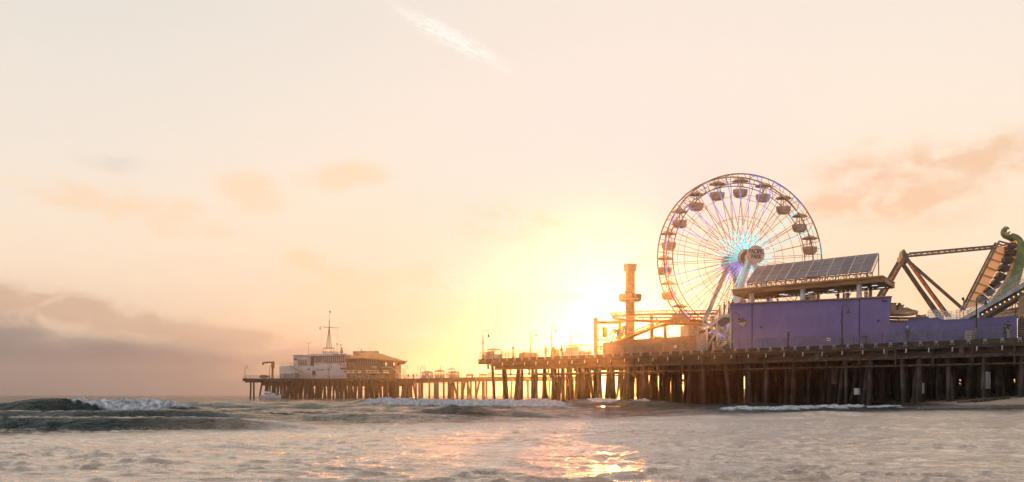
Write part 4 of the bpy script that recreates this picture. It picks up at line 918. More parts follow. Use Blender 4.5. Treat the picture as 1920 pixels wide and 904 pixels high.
b = thing('camera_mast', 'small two-headed fixture on a thin post above the white ramp railing', 'mast', F(1807, 605, 140))
c_ = F(1806.5, 562, 140); MB().cone((c_.x, 140, DZ), (c_.x, 140, c_.z + .3), .04, None, 5).build('pole', 'darkm', b); MB().box(c_ + Vector((-.05, 0, .1)), (.22, .3, .32)).build('fixture', 'darkm', b); MB().box(c_ + Vector((.2, 0, -.15)), (.3, .25, .14)).build('fixture', 'darkm', b)
# right edge dark gate behind railing
gt = thing('dark_gate', 'dark brown lattice gate past the end of the low purple wall at the right edge', 'gate', W(-1, 3.5, DZ))
a, c = wpt(1910, 603, 3.5), wpt(1932, 600, 3.5)
for k in range(7): q_ = a.lerp(c, k / 6); MB().beam((q_.x, 3.5, DZ), (q_.x, 3.5, 9.0 + .3 * math.sin(k)), .12, .12).build('gate_bar', 'brownm', gt, W)
for z in (7.3, 8.1, 8.9): MB().beam((a.x, 3.5, z), (c.x, 3.5, z), .1, .12).build('gate_rail', 'brownm', gt, W)
MB().box(((a.x + c.x) / 2 - .8, 4.6, 8.3), (a.x - c.x + .5, .3, 2.8)).build('back_panel', 'darkm', gt, W)
# ============================================================ SMALL THINGS ON THE MAIN PIER
tr = thing('trash_bin', 'dark slatted bin standing before the right end of the tall purple wall', 'bin', W(S(1621, 1.6), 1.6, DZ))
MB().lathe([(.33, 0), (.36, .05), (.38, .85), (.34, .85), (.32, .1)], n=14).build('body', 'grey', tr, local=True); MB().lathe([(.41, .85), (.42, .95), (.3, 1.0)], n=14).build('rim', 'darkm', tr, local=True)
cb = thing('utility_box', 'cream two-door utility box behind the railing before the low purple wall', 'utility box', W(S(1818.5, 1.3), 1.3, DZ), PIER_ROT)
MB().box((0, 0, .5), (.84, .5, .96)).build('body', 'cab', cb, local=True); MB().box((0, 0, 1.0), (.9, .56, .06)).build('lid', 'cab', cb, local=True)
for x in (-.21, .21): d_ = MB().box((x, .26, .5), (.38, .03, .86)).build('door', 'cab', cb, local=True); MB().box((x * .25, .285, .52), (.03, .03, .14)).build('handle', 'darkm', d_, local=True)
vw = thing('coin_viewer', 'dark coin-operated viewer on a post in front of the tall purple wall', 'viewer', W(S(1478, .9), .9, DZ))
MB().lathe([(.2, 0), (.18, .1), (.09, .2), (.09, 1.35), (.16, 1.4), (.16, 1.5)], n=10).build('post', 'darkm', vw, local=True, smooth=True)
h_ = MB().ball((0, 0, 1.68), (.2, .26, .2), 10, 6).build('head', 'grey', vw, local=True, smooth=True); MB().cone((.08, -.2, 1.7), (.08, -.36, 1.72), .06).build('eyepiece', 'darkm', h_, local=True); MB().cone((-.08, -.2, 1.7), (-.08, -.36, 1.72), .06).build('eyepiece', 'darkm', h_, local=True)
# kiosk booth at the pier tip and others
def booth(name, label, cat, px, w, width, depth, h, body, roof, rf=.6, tf_=None):
    t = thing(name, label, cat, W(S(px, w), w, DZ), PIER_ROT)
    MB().box((0, 0, h * .28), (width, depth, h * .5)).build('counter', body, t, local=True)
    for x in (-1, 1):
        for y in (-1, 1): MB().box((x * width * .46, y * depth * .46, h * .5), (.09, .09, h)).build('post', body, t, local=True)
    MB().box((0, depth * .3, h * .72), (width * .7, .06, h * .36)).build('display', 'glass_w', t, local=True)
    hw_, hd_ = width * .56, depth * .56
    MB().add([(-hw_, -hd_, h), (hw_, -hd_, h), (hw_, hd_, h), (-hw_, hd_, h), (-hw_ * .35, 0, h + rf), (hw_ * .35, 0, h + rf)], [(0, 1, 5, 4), (1, 2, 5), (2, 3, 4, 5), (3, 0, 4), (0, 3, 2, 1)]).build('canopy', roof, t, local=True)
    return t
booth('vendor_booth', 'small vendor booth with a humped canopy at the seaward tip of the main pier', 'booth', 925, 2.5, 2.6, 1.8, 1.5, 'cab', 'tan', .35)
booth('orange_kiosk', 'low kiosk with an orange flat-topped canopy behind the railing near the coaster', 'kiosk', 1080, 6, 4.2, 2.6, 1.75, 'whitem', 'coaster', .25)
bx_ = thing('tarp_covered_tables', 'low covered tables behind the railing, between the first two lamps of the main pier', 'covered tables', W(S(990, 2), 2, DZ), PIER_ROT)
MB().prism([(-1.7, -.6, 0), (-1.6, -.6, .75), (-.4, -.6, .8), (.2, -.6, .9), (1.5, -.6, .78), (1.6, -.6, 0)], (0, 1.2, 0)).build('cover', 'tan', bx_, local=True); MB().box((0, 0, .05), (3.5, 1.3, .08)).build('base', 'wood', bx_, local=True)
for px, lb in ((1043, 'first orange-brown crate stack by the two standing people near the sun'),):
    cr = thing('ticket_stand', 'waist-high stand between the standing people under the tall lamp', 'stand', W(S(px, .9), .9, DZ), PIER_ROT); MB().box((0, 0, .5), (.75, .6, 1.0)).build('body', 'tan', cr, local=True); MB().box((0, 0, 1.04), (.85, .7, .07)).build('top', 'tan', cr, local=True)
v2 = copy_tree(vw); v2.location = W(S(962, .8), .8, DZ); v2['label'] = 'coin-operated viewer standing between the tip booth and the covered tables'
# palms in the sun glare
def palm(px, py, Y, label):
    base = F(px, 660, Y); base.z = DZ; top = F(px, py, Y)
    t = thing('palm_tree', label, 'palm tree', base)
    MB().tube([base, base.lerp(top, .5) + Vector((.1, 0, 0)), top], [.17, .13, .12], 8).build('trunk', 'bark', t, smooth=True)
    b = MB()
    for i in range(16):
        a = i * 2.4; el = random.uniform(-.1, .9); L_ = random.uniform(1.1, 1.6); pr = None
        for k in range(5):
            u = k / 4; r_ = L_ * u; p_ = top + Vector((math.cos(a) * r_, math.sin(a) * r_, el * r_ - .75 * r_ * r_))
            if pr is not None:
                b.beam(pr, p_, .05, .03)
                d = (p_ - pr).normalized(); sd_ = d.cross(Vector((0, 0, 1))).normalized()
                for sgn in (-1, 1): b.add([pr, p_, p_ + sd_ * sgn * .28 + Vector((0, 0, -.22))], [(0, 1, 2)])
            pr = p_
    b.build('crown', 'palm', t)
palm(1158, 619, 176, 'small palm with drooping fronds just left of the drop tower'); palm(1173, 612, 190, 'taller small palm half hidden behind the drop tower'); palm(1232, 632, 186, 'short palm poking above the brown wall under the coaster track')
# ============================================================ PEOPLE
PM = {'skin': mat('skin', (.42, .26, .18), .6, var=.08), 'hair': mat('dark_hair', (.03, .02, .015), .7), 'shoe': mat('dark_shoes', (.03, .025, .02), .6)}
def cloth(n, c): PM[n] = mat(n + '_cloth', c, .85, var=.2, scale=3); return PM[n]
for n, c in (('black', (.025, .025, .03)), ('brown', (.12, .075, .04)), ('cream', (.55, .48, .38)), ('navy', (.03, .04, .08)), ('grey', (.18, .17, .17)), ('olive', (.08, .075, .04)), ('white', (.6, .57, .52)), ('denim', (.06, .08, .13)), ('rust', (.28, .11, .05)), ('tan', (.33, .24, .15))): cloth(n, c)
def human_mesh(pose):
    """tapered limbs and volumes fused by a voxel remesh into one continuous body; faces -y, 1.74 m tall"""
    caps = []   # (p0, p1, r0, r1, region)
    def cp(a, b, r0, r1, k): caps.append((Vector(a), Vector(b), r0, r1, k))
    lean = {'lean': .16, 'walk': .05}.get(pose, .0); hipz, shz = .92, 1.43
    hip = Vector((0, 0, hipz)); chest = Vector((0, -lean * .6, 1.25)); neck = Vector((0, -lean, 1.50)); head = Vector((0, -lean - .03, 1.635))
    for x in (-.075, .075):
        cp((x, 0, .90), (x * .8, -lean * .3, 1.08), .115, .105, 1); cp((x * .8, -lean * .3, 1.08), (x * 1.25, -lean * .7, 1.32), .105, .112, 1)
        cp((x * 1.25, -lean * .7, 1.32), (x * 1.9, -lean * .9, 1.42), .10, .065, 1); cp((x * .9, .02, .86), (x, .01, .93), .115, .115, 2)
    cp((0, -lean, 1.42), (0, -lean - .01, 1.53), .062, .055, 0)
    cp(head + Vector((0, .015, .02)), head + Vector((0, .0, -.055)), .098, .07, 0); cp(head + Vector((0, -.09, -.02)), head + Vector((0, -.105, -.035)), .014, .014, 0)
    for x in (-1, 1): cp(head + Vector((x * .088, .01, -.01)), head + Vector((x * .094, .015, -.04)), .016, .012, 0)
    cp(head + Vector((0, -.06, -.085)), head + Vector((0, -.075, -.09)), .03, .02, 0)
    st = {'walk': (.26, -.24), 'stand': (.03, -.03), 'lean': (-.02, .10), 'phone': (.02, -.04)}[pose]
    for sgn, fy in ((-1, st[0]), (1, st[1])):
        hp = Vector((sgn * .095, 0, .90)); an = Vector((sgn * .11, fy, .09 + (.05 if pose == 'walk' and fy > 0 else 0))); kn = (hp + an) / 2 + Vector((0, -.05 if pose == 'walk' else -.015, .01))
        cp(hp, kn, .095, .062, 2); cp(kn, kn.lerp(an, .35), .062, .062, 2); cp(kn.lerp(an, .35), an, .060, .045, 2)
        cp(an + Vector((0, .03, -.05)), an + Vector((0, -.14, -.06)), .042, .034, 3)
    arms = {'stand': ((-.25, .02, 1.14, -.24, -.05, .90), (.25, .02, 1.14, .24, -.05, .90)), 'walk': ((-.25, -.10, 1.15, -.22, -.26, .95), (.25, .12, 1.15, .24, .10, .90)),
            'lean': ((-.27, -.30, 1.20, -.16, -.50, 1.13), (.27, -.30, 1.20, .16, -.50, 1.13)), 'phone': ((-.23, -.10, 1.18, -.09, -.34, 1.38), (.24, -.06, 1.15, .12, -.30, 1.30))}[pose]
    for sgn, a in zip((-1, 1), arms):
        sh = Vector((sgn * .185, -lean, 1.40)); el = Vector(a[:3]); wr = Vector(a[3:])
        cp(sh, el, .056, .043, 1); cp(el, wr, .043, .030, 1)
        d = (wr - el).normalized(); side = Vector((0, -1, 0)) if abs(d.z) > .6 else Vector((-sgn, 0, 0)); side = (side - d * side.dot(d)).normalized(); nrm = d.cross(side)
        palm = wr + d * .05; cp(wr, palm + d * .025, .027, .03, 0)
        for j, (o, L_) in enumerate(((-.030, .062), (-.010, .072), (.010, .068), (.029, .052))):
            b0 = palm + d * .035 + side * o; b1 = b0 + d * L_ * .5 + side * o * .15; b2 = b1 + d * L_ * .4 - nrm * .018 * sgn; cp(b0, b1, .0105, .010, 0); cp(b1, b2, .010, .009, 0)
        cp(palm - d * .02 - side * .03, palm + d * .02 - side * .062, .013, .011, 0)
    b = MB()
    for p0, p1, r0, r1, k in caps:
        if (p1 - p0).length > 1e-4: b.cone(p0, p1, r0, r1, 10)
        b.ball(p0, r0 * 1.0, 10, 7); b.ball(p1, r1 * 1.0, 10, 7)
    o = b.build('tmp', PM['skin'], None); md = o.modifiers.new('r', 'REMESH'); md.mode = 'VOXEL'; md.voxel_size = .0115; md.use_smooth_shade = True
    sm_ = o.modifiers.new('s', 'SMOOTH'); sm_.iterations = 2; sm_.factor = .4
    bpy.context.view_layer.update(); me = bpy.data.meshes.new_from_object(o.evaluated_get(bpy.context.evaluated_depsgraph_get())); COL.objects.unlink(o); bpy.data.objects.remove(o)
    me.name = 'person_' + pose; n = len(me.polygons); cen = np.zeros(n * 3); me.polygons.foreach_get('center', cen); cen = cen.reshape(-1, 3)
    best = np.full(n, 1e9); idx = np.zeros(n, int)
    for p0, p1, r0, r1, k in caps:
        a = np.array(p0); d = np.array(p1) - a; t = np.clip((cen - a) @ d / max(1e-9, d @ d), 0, 1); dist = np.linalg.norm(cen - a - t[:, None] * d, axis=1) - (r0 + (r1 - r0) * t)
        m = dist < best; best[m] = dist[m]; idx[m] = k
    me.materials.clear()
    for k in ('skin', 'grey', 'navy', 'shoe'): me.materials.append(PM[k])
    me.polygons.foreach_set('material_index', idx.astype(np.int32)); me.update()
    return me, head
HM = {}
def person(label, loc, face, top, trousers, pose='stand', h=1.72, hat=None, group=None):
    if pose not in HM:
        me, head = human_mesh(pose)
        hb = MB().lathe([(.108, -.045), (.112, 0), (.108, .045), (.085, .085), (.045, .108), (.01, .114)], head + Vector((0, .03, .02)), 14, .95, 1.05); hair = hb.build('hair', PM['hair'], None, smooth=True); hm = hair.data; COL.objects.unlink(hair)
        ht = MB().lathe([(.175, .03), (.18, .045), (.12, .05), (.115, .12), (.09, .145), (.01, .15)], head + Vector((0, .02, .02)), 16).build('hat', PM['tan'], None, smooth=True); htm = ht.data; COL.objects.unlink(ht)
        HM[pose] = (me, hm, htm)
    me, hm, htm = HM[pose]
    o = bpy.data.objects.new('person', me); COL.objects.link(o); o.location = loc; o.rotation_euler = (0, 0, face); s_ = h / 1.74; o.scale = (s_, s_, s_)
    for i, k in ((1, top), (2, trousers)): o.material_slots[i].link = 'OBJECT'; o.material_slots[i].material = PM[k]
    c_ = bpy.data.objects.new('hat' if hat else 'hair', htm if hat else hm); COL.objects.link(c_); c_.parent = o
    if hat: c_.material_slots[0].link = 'OBJECT'; c_.material_slots[0].material = PM[hat]
    return tag(o, label, 'person', group)
def onpier(px, w): return W(S(px, w), w, DZ)
person('person seen from behind at the railing in a pale brimmed hat and dark brown jacket', onpier(1701.5, 1.0), 2.9, 'olive', 'brown', 'stand', 1.74, 'white')
rod = MB().cone(onpier(1708, .9) + Vector((0, 0, 1.25)), onpier(1716.5, .5) + Vector((0, 0, 1.75)), .018, .008, 6)
tag(rod.build('fishing_rod', 'whitem'), 'thin pale fishing rod sticking up beside the person in the pale hat', 'fishing rod')
person('person in a black jacket and cream trousers in the pair by the low purple wall', onpier(1890, 1.0), .9, 'black', 'cream', 'phone', 1.80)
person('shorter person in brown and black standing against the one in cream trousers', onpier(1884.5, 1.3), -.4, 'brown', 'black', 'lean', 1.55)
person('person in a rust top standing left in the pair near the tall boxed lamp', onpier(1022, .8), 1.2, 'rust', 'brown', 'stand', 1.74)
person('person in tan close beside the one in the rust top near the tall lamp', onpier(1025.5, 1.3), -1.2, 'tan', 'brown', 'phone', 1.70)
person('person leaning on the railing directly beneath the tall boxed lamp near the sun', onpier(1036, .75), .3, 'brown', 'rust', 'lean', 1.76)
person('person walking alone just right of the tall boxed lamp near the sun', onpier(1052, .9), 1.4, 'olive', 'brown', 'walk', 1.80)
person('person in tan at the foot of the left coaster column behind the railing', onpier(1119, 1.2), 1.9, 'tan', 'tan', 'walk', 1.72)
person('person in cream beside the left end of the brown wall behind the railing', onpier(1127, 1.4), .2, 'cream', 'tan', 'stand', 1.70)
zl_ = D_.z
for px, w, top, tr_, po, lb in ((1349.5, 5.2, 'grey', 'tan', 'stand', 'person in grey partway up the white staircase, lowest of the three'), (1358, 5.0, 'black', 'black', 'stand', 'person dressed all in black in the middle of the three on the white staircase'), (1366.5, 5.2, 'white', 'grey', 'phone', 'person in a white top on the upper landing of the white staircase')):
    fz = zl_ if px > 1353 else zl_ - .35
    s = S(px, w); person(lb, W(s, w, fz), 1.0, top, tr_, po, 1.74)
person('person looking out at the far left corner of the purple building terrace', W(S(1372, 6.5), 6.5, 12.15), .5, 'brown', 'black', 'lean', 1.6)
for px, w, top, po, fa, lb in ((1458, 4.1, 'tan', 'stand', 1.2, 'person in tan alone on the terrace between the first two white posts'), (1513, 5.5, 'grey', 'stand', -1.0, 'person in grey on the terrace just right of the middle white post'),
    (1571.5, 4.1, 'brown', 'phone', -1.2, 'person in brown raising both hands, left in the terrace group of three'), (1582, 4.3, 'rust', 'stand', 1.0, 'taller person in rust in the middle of the terrace group of three'), (1590, 4.1, 'tan', 'phone', .6, 'person holding something up, right in the terrace group of three'),
    (1624, 4.2, 'cream', 'stand', .1, 'broad person in cream on the terrace right of the last front white post')):
    person(lb, W(S(px, w), w, 11.75), fa, top, 'brown', po, 1.76)
# ============================================================ FAR PIER
YA = 409.0; fz0 = 709.5
fp = thing('far_pier', 'distant pier head on clustered pilings with a walkway running back to the main pier', 'pier', (FX(620, YA), YA, 0))
ZD = DZ
A, B_, C_, E_ = (FX(455.5, YA), YA), (FX(776, 412), 412), (FX(935, 370), 370), (FX(1120, 362), 362)
poly = [A, B_, C_, E_, (E_[0] + 2, E_[1] + 14), (C_[0] + 3, C_[1] + 15), (B_[0] + 8, B_[1] + 20), (B_[0] + 2, 452), (A[0] + 8, 452)]
MB().prism([(x, y, ZD) for x, y in poly], (0, 0, -.35)).build('deck', 'deckwood', fp)
for a, c in ((A, B_), (B_, C_), (C_, E_)):
    MB().beam((a[0], a[1] - .05, ZD - .5), (c[0], c[1] - .05, ZD - .5), .3, .95).build('edge_beam', 'timber', fp)
    MB().beam((a[0], a[1] + 3, ZD - 1.1), (c[0], c[1] + 3, ZD - 1.1), .3, .7).build('stringer', 'timber', fp)
MB().beam((A[0], A[1], ZD - .5), (A[0] + 8, 452, ZD - .5), .3, .9).build('edge_beam', 'timber', fp)
for y in (430, 450): MB().box((FX(635, y), y, ZD - 1.6), (56, .4, 1.6)).build('girder', 'timber', fp)
MB().beam(F(745, 718, 404), F(882, 718, 380), .5, .22).build('lower_walkway', 'deckwood', fp)
MB().beam(F(520, 724, 412), F(760, 724, 412), .2, .2).build('brace_rail', 'timber', fp); MB().beam(F(560, 730, 416), F(700, 730, 416), .2, .2).build('brace_rail', 'timber', fp)
r2 = random.Random(9); np_ = 0; rest = MB()
def fpile(px, Y, splay=0.0, r=.30, m='pile'):
    global np_
    a = F(px, 700, Y); a.z = ZD - .7; b_ = Vector((a.x + splay, a.y, -1)); np_ += 1
    if np_ <= 99: MB().cone(b_, a, r * 1.1, r, 7).build('piling', m, fp, smooth=True)
    else: rest.cone(b_, a, r * 1.1, r, 7)
for px, sp in ((470.5, -.2), (476, 0), (492, -1.2), (497, 1.0), (504, -.8), (511, 0), (517, 1.4), (521, 0)): fpile(px, YA + .8, sp)
x = 527
while x < 768:
    fpile(x, YA + .8 + r2.uniform(0, .5), r2.choice((0, 0, .5, -.5)), r2.uniform(.26, .38)); x += r2.uniform(3.0, 8.5)
for px, Y, sps in ((767, 409, (-1.4, 0, 0, 1.4)), (790, 405, (0,)), (786, 405, (0,)), (792, 405, (0,)), (815, 401, (0, 0)), (821, 401, (0,)), (841, 395, (0, 0)), (847, 395, (0, 1.8)), (850, 395, (0,)), (866, 389, (0, 0)), (873, 388, (-1.6, 1.6)), (877, 386, (0,)), (892, 381, (0,)), (900, 381, (-1.6,)), (905, 380, (0, 0)), (925, 372, (0, 0))):
    for j, sp in enumerate(sps): fpile(px + j * 2.2, Y + .9, sp, .34)
for px in (944, 960, 977, 988, 1003, 1020, 1036, 1050, 1064, 1080, 1096): fpile(px, 366, r2.choice((0, .4, -.4)), .30)
for Y in (420, 433, 446):
    x = 500
    while x < 770: fpile(x, Y, r2.choice((0, .8, -.8)), .32); x += r2.uniform(5.5, 13)
for px in (780, 805, 832, 858, 883, 912, 950, 990, 1030, 1075): fpile(px, 388 - (px - 780) * .05, 0, .3)
rest.build('pilings', 'pile', fp, smooth=True)['kind'] = 'stuff'
railing('far_pier_railing', 'long thin railing around the deck of the distant pier head and walkway', [(A[0] + 8, 450, ZD), (A[0], A[1] + .2, ZD), (B_[0], B_[1] + .2, ZD), (C_[0], C_[1] + .2, ZD), (E_[0], E_[1] + .2, ZD)], n=3, sp=3.6, r=.035)
def fbx(b, x0, x1, y0, y1, Y0, Y1): # box whose front face at Y0 spans those picture extents
    X0, X1, Z0, Z1 = FX(x0, Y0), FX(x1, Y0), FZ(y1, Y0), FZ(y0, Y0); b.box(((X0 + X1) / 2, (Y0 + Y1) / 2, (Z0 + Z1) / 2), (abs(X1 - X0), Y1 - Y0, abs(Z1 - Z0))); return b
# ---- harbour office
ho = thing('harbor_office', 'off-white stucco harbour building with a glazed lookout room and a red cross emblem', 'building', (FX(590, 412), 416, DZ))
def hb(nm, x0, x1, y0, y1, Y0, Y1, m, par=ho): return fbx(MB(), x0, x1, y0, y1, Y0, Y1).build(nm, m, par)
G0 = HOR - (DZ - CAMZ) / 412 * FPX
hb('wall', 524, 588, 686.2, G0, 412, 428, 'office'); hb('wall', 550, 582, 666.5, 686, 414, 426, 'office'); hb('wall', 582.1, 589, 667.5, 686, 416, 426, 'office2')
hb('wall', 588.5, 649, 679.8, G0, 411, 428, 'office'); mw = hb('wall', 590, 648.6, 667, 679.6, 411.4, 427, 'office')
hb('roof_slab', 581.5, 649.8, 663.5, 667.3, 410.4, 428, 'office'); hb('roof_slab', 549, 583, 665.4, 666.6, 413.5, 426, 'office'); hb('parapet', 605, 629, 658.8, 663.4, 411.5, 420, 'office')
hb('ledge', 588, 650, 679.2, 680.3, 410.8, 412, 'office2'); hb('wall_base', 524, 560, 700, G0, 411.2, 412, 'office2')
wn = hb('window', 590.8, 604, 668.2, 678.8, 411.1, 411.5, 'glass'); 
for k in range(5): hb('mullion', 591.5 + k * 2.6, 592.4 + k * 2.6, 668.2, 678.8, 410.95, 411.1, 'glass_w', wn)
wn = hb('window', 606.4, 648.2, 668.2, 679.0, 411.1, 411.5, 'glass')
for k in range(11): hb('mullion', 607.2 + k * 3.75, 609.0 + k * 3.75, 668.6, 678.6, 410.95, 411.1, 'glass_w', wn)
wn = hb('window', 558.5, 575, 674, 684.5, 413.7, 414, 'glass_w')
for k in range(4): hb('mullion', 560 + k * 4.2, 560.8 + k * 4.2, 674, 684.5, 413.55, 413.7, 'glass', wn)
hb('window', 551, 557, 672, 674.5, 413.7, 414, 'glass'); hb('window', 577, 581, 691.5, 693.5, 411.7, 412, 'glass')
hb('door', 585.5, 591.5, 695, 703.8, 410.7, 411, 'glass'); hb('window', 594, 598, 692.7, 694.2, 410.8, 411, 'glass'); hb('window', 600, 607.6, 692.7, 694.2, 410.8, 411, 'glass'); hb('wall_vent', 614, 617.5, 691.5, 693.5, 410.7, 411, 'glass')
cr = hb('emblem', 643.2, 647.6, 683.9, 685.4, 410.7, 411, 'orange'); hb('emblem_bar', 644.7, 646.1, 682.3, 687.0, 410.6, 411, 'orange', cr)
hb('hanging_sign', 638.6, 648.4, 689.6, 692.2, 410.6, 411, 'ink'); hb('notice', 645.6, 648, 694.5, 699, 410.7, 411, 'stripe')
tx = F(634.5, 665.5, 410.3) - wloc(ho); text('HARBOR OFFICE', .62, 'ink', ho, tx, (R(90), 0, 0), .95)
tx = F(638.5, 683.5, 410.85) - wloc(ho); text('FIRST\nAID', .42, 'ink', ho, tx, (R(90), 0, 0), .9)
b = MB()
for k in range(13): a_ = F(544 + k * 3.1, 686.5 + k * 1.75, 410.4); b.box(a_, (.75, 1.4, .12))
stp = b.build('stair', 'office2', ho); MB().beam(F(543, 685, 409.7), F(583, 708, 409.7), .12, .4).build('stringer', 'office2', stp); MB().beam(F(543, 680, 409.7), F(583, 703, 409.7), .08, .08).build('handrail', 'rail', stp)
for k in range(6): MB().beam(F(545 + k * 7, 681 + k * 4.1, 409.7), F(545 + k * 7, 686 + k * 4.1, 409.7), .06, .06).build('baluster', 'rail', stp)
L0 = wloc(ho)
railing('', '', [F(524.5, 686, 412.2) - L0, F(545, 686, 412.2) - L0], 1.1, 3, 1.4, .03, 'rail', parent=ho)
railing('', '', [F(583, 663.3, 411) - L0, F(605, 663.3, 411) - L0], 1.0, 3, 1.4, .03, 'whitem', parent=ho); railing('', '', [F(629, 663.3, 411) - L0, F(649, 663.3, 411) - L0], 1.0, 3, 1.4, .03, 'whitem', parent=ho)
railing('', '', [F(545, 686, 411.7) - L0, F(588, 686, 411.7) - L0], 1.0, 3, 1.6, .03, 'rail', parent=ho)
# mast
Ym = 414.0; ma = thing('signal_mast', 'tall tripod signal mast with a yardarm and a small flag above the lookout room', 'mast', F(617, 663, Ym))
for px in (606.6, 626.2, 611, 621): MB().beam(F(px, 658.9, Ym), F(px, 652.8, Ym), .18, .18).build('base_post', 'darkm', ma)
MB().beam(F(606, 653, Ym), F(627, 653, Ym), .25, .25).build('base_beam', 'darkm', ma)
for px in (611.6, 614.5, 618, 621.5): MB().cone(F(px, 653, Ym + (px - 616) * .15), F(617.3 + (px - 617) * .08, 614, Ym), .12, .08, 6).build('mast_leg', 'darkm', ma)
MB().cone(F(617.3, 617, Ym), F(617.4, 600, Ym), .16, .12, 8).build('topmast', 'darkm', ma); fpole = MB().cone(F(617.4, 600, Ym), F(617.6, 581, Ym), .08, .05, 6).build('flag_pole', 'office2', ma)
MB().cone(F(599.5, 612.2, Ym), F(628, 614.5, Ym - .4), .07, None, 6).build('yardarm', 'office2', ma); MB().cone(F(607, 614, Ym + .4), F(635, 615, Ym), .07, None, 6).build('yardarm', 'office2', ma)
MB().box(F(600.5, 615.5, Ym), (.45, .3, .75)).build('signal_box', 'darkm', ma); MB().box(F(634.6, 615, Ym), (.3, .3, .35)).build('signal_box', 'darkm', ma)
f_ = F(617.8, 583, Ym); MB().prism([f_, f_ + Vector((.25, 0, -.1)), f_ + Vector((.62, .05, -.55)), f_ + Vector((.55, 0, -.75)), f_ + Vector((.2, 0, -.55)), f_ + Vector((0, 0, -.5))], (0, .03, 0)).build('flag', 'flag', ma)
for a_, c_ in ((601, 603.5), (607, 598), (628, 641), (634, 632)):
    MB().cone(F(a_, 614, Ym), F(c_, 660, Ym - 1), .022, None, 4).build('stay', 'office2', ma)
an = thing('antenna', 'thin antenna with a short crossbar on the left flat roof of the office', 'antenna', F(578.3, 665, 418)); MB().cone(F(578.3, 665.4, 418), F(578.3, 642, 418), .07, .04, 6).build('pole', 'darkm', an); MB().beam(F(574.5, 643.7, 418), F(582.5, 643.7, 418), .07, .07).build('crossbar', 'darkm', an); MB().beam(F(582.3, 645, 418), F(582.3, 641, 418), .06, .06).build('tip', 'darkm', an)
for px, py, lb in ((632, 651, 'short pole with a small round fixture on the lookout roof, just right of the mast'), (639, 653, 'leaning pole with a dark fixture on the lookout roof, middle right of the mast')):
    t = thing('roof_fixture', lb, 'roof fixture', F(px - 6, 663, 415)); MB().cone(F(px, 663.3, 415), F(px, py - 5, 415), .05, None, 5).build('pole', 'darkm', t); MB().ball(F(px, py - 6, 415), .28, 6, 4).build('head', 'darkm', t)
t = thing('searchlight', 'dark searchlight with camera housings at the right corner of the lookout roof', 'searchlight', F(641, 663, 413)); MB().box(F(641, 661.5, 413), (1.2, .6, .5)).build('base', 'darkm', t); MB().cone(F(638.5, 659, 413), F(643.5, 657.8, 413), .35, .42, 8).build('lamp_head', 'darkm', t); MB().ball(F(640.5, 653.5, 413), .35, 8, 5).build('dome', 'darkm', t); MB().cone(F(640.5, 655, 413), F(640.5, 661, 413), .06).build('pole', 'darkm', t)
# crane
ck = thing('davit_crane', 'ochre davit crane with a short bent arm at the left end of the far pier', 'crane', F(511, 710, 411))
MB().beam((FX(510.8, 411), 411, DZ), F(511.8, 686, 411), .75, .75).build('column', 'crane', ck)
MB().prism([F(508.5, 690, 410.6), F(514.6, 690, 410.6), F(515, 680, 410.6), F(512.5, 677.4, 410.6), (F(508.5, 680.5, 410.6))], (0, .9, 0)).build('head', 'crane', ck)
MB().prism([F(512, 677.6, 410.7), F(510, 680.6, 410.7), F(494, 681.8, 410.7), F(492.6, 679.6, 410.7), F(497, 678.2, 410.7)], (0, .7, 0)).build('arm', 'crane', ck)
MB().box(F(493.5, 682, 411), (.6, .6, .9)).build('winch', 'darkm', ck); MB().cone(F(497.5, 682, 411), F(497.5, 696, 411), .035, None, 4).build('cable', 'darkm', ck)
dg = thing('inflatable_dinghy', 'dark dinghy and gear stacked on the deck left of the crane', 'dinghy', F(497, 707, 410)); MB().tube([F(487.5, 706.5, 410), F(491, 707, 409.6), F(499, 707, 409.6), F(504, 706, 410)], [.3, .4, .42, .25], 8).build('tube', 'grey', dg, smooth=True); MB().box(F(494, 704.5, 411), (1.8, 1, .5)).build('engine_cover', 'darkm', dg); MB().box(F(502, 705, 411), (1.0, .9, .55)).build('seat', 'office2', dg)
for i, (px, lb) in enumerate(((528, 'white rounded locker at the left foot of the office'), (551, 'grey upright cabinet against the office wall below its stair'))):
    t = thing('deck_locker', lb, 'locker', F(px, 708, 410.2)); q_ = F(px, 705, 410.2); MB().box(q_, (1.0 if i == 0 else 1.3, .9, 1.5 if i == 0 else 2.0)).build('body', 'office' if i == 0 else 'tealgrey', t); MB().box(q_ + Vector((0, -.47, 0)), (.8, .04, 1.2)).build('door', 'office2', t)
# ---- restaurant
rs_ = thing('restaurant', 'two-storey tan restaurant under a flared orange hip roof on the far pier', 'building', (FX(697, 413), 420, DZ))
def rb(nm, x0, x1, y0, y1, Y0, Y1, m, par=rs_): return fbx(MB(), x0, x1, y0, y1, Y0, Y1).build(nm, m, par)
rb('wall', 649.6, 741.5, 671, G0, 413, 434, 'rest')
wn = rb('window', 668, 678, 674, 683, 412.8, 413, 'glass'); [rb('shutter', 668.6 + k * 3.2, 670.6 + k * 3.2, 674.2, 682.8, 412.7, 412.8, 'glass_w', wn) for k in range(3)]
wn = rb('window', 683, 712.5, 674, 683.8, 412.8, 413, 'glass'); [rb('shutter', 684 + k * 3.6, 686.4 + k * 3.6, 674.4, 683.4, 412.7, 412.8, 'glass_w', wn) for k in range(8)]
wn = rb('window', 716, 741, 679.5, 686, 412.8, 413, 'glass'); [rb('pane', 717 + k * 5, 720.6 + k * 5, 679.8, 685.6, 412.7, 412.8, 'lit' if k in (1, 4) else 'glass_w', wn) for k in range(5)]
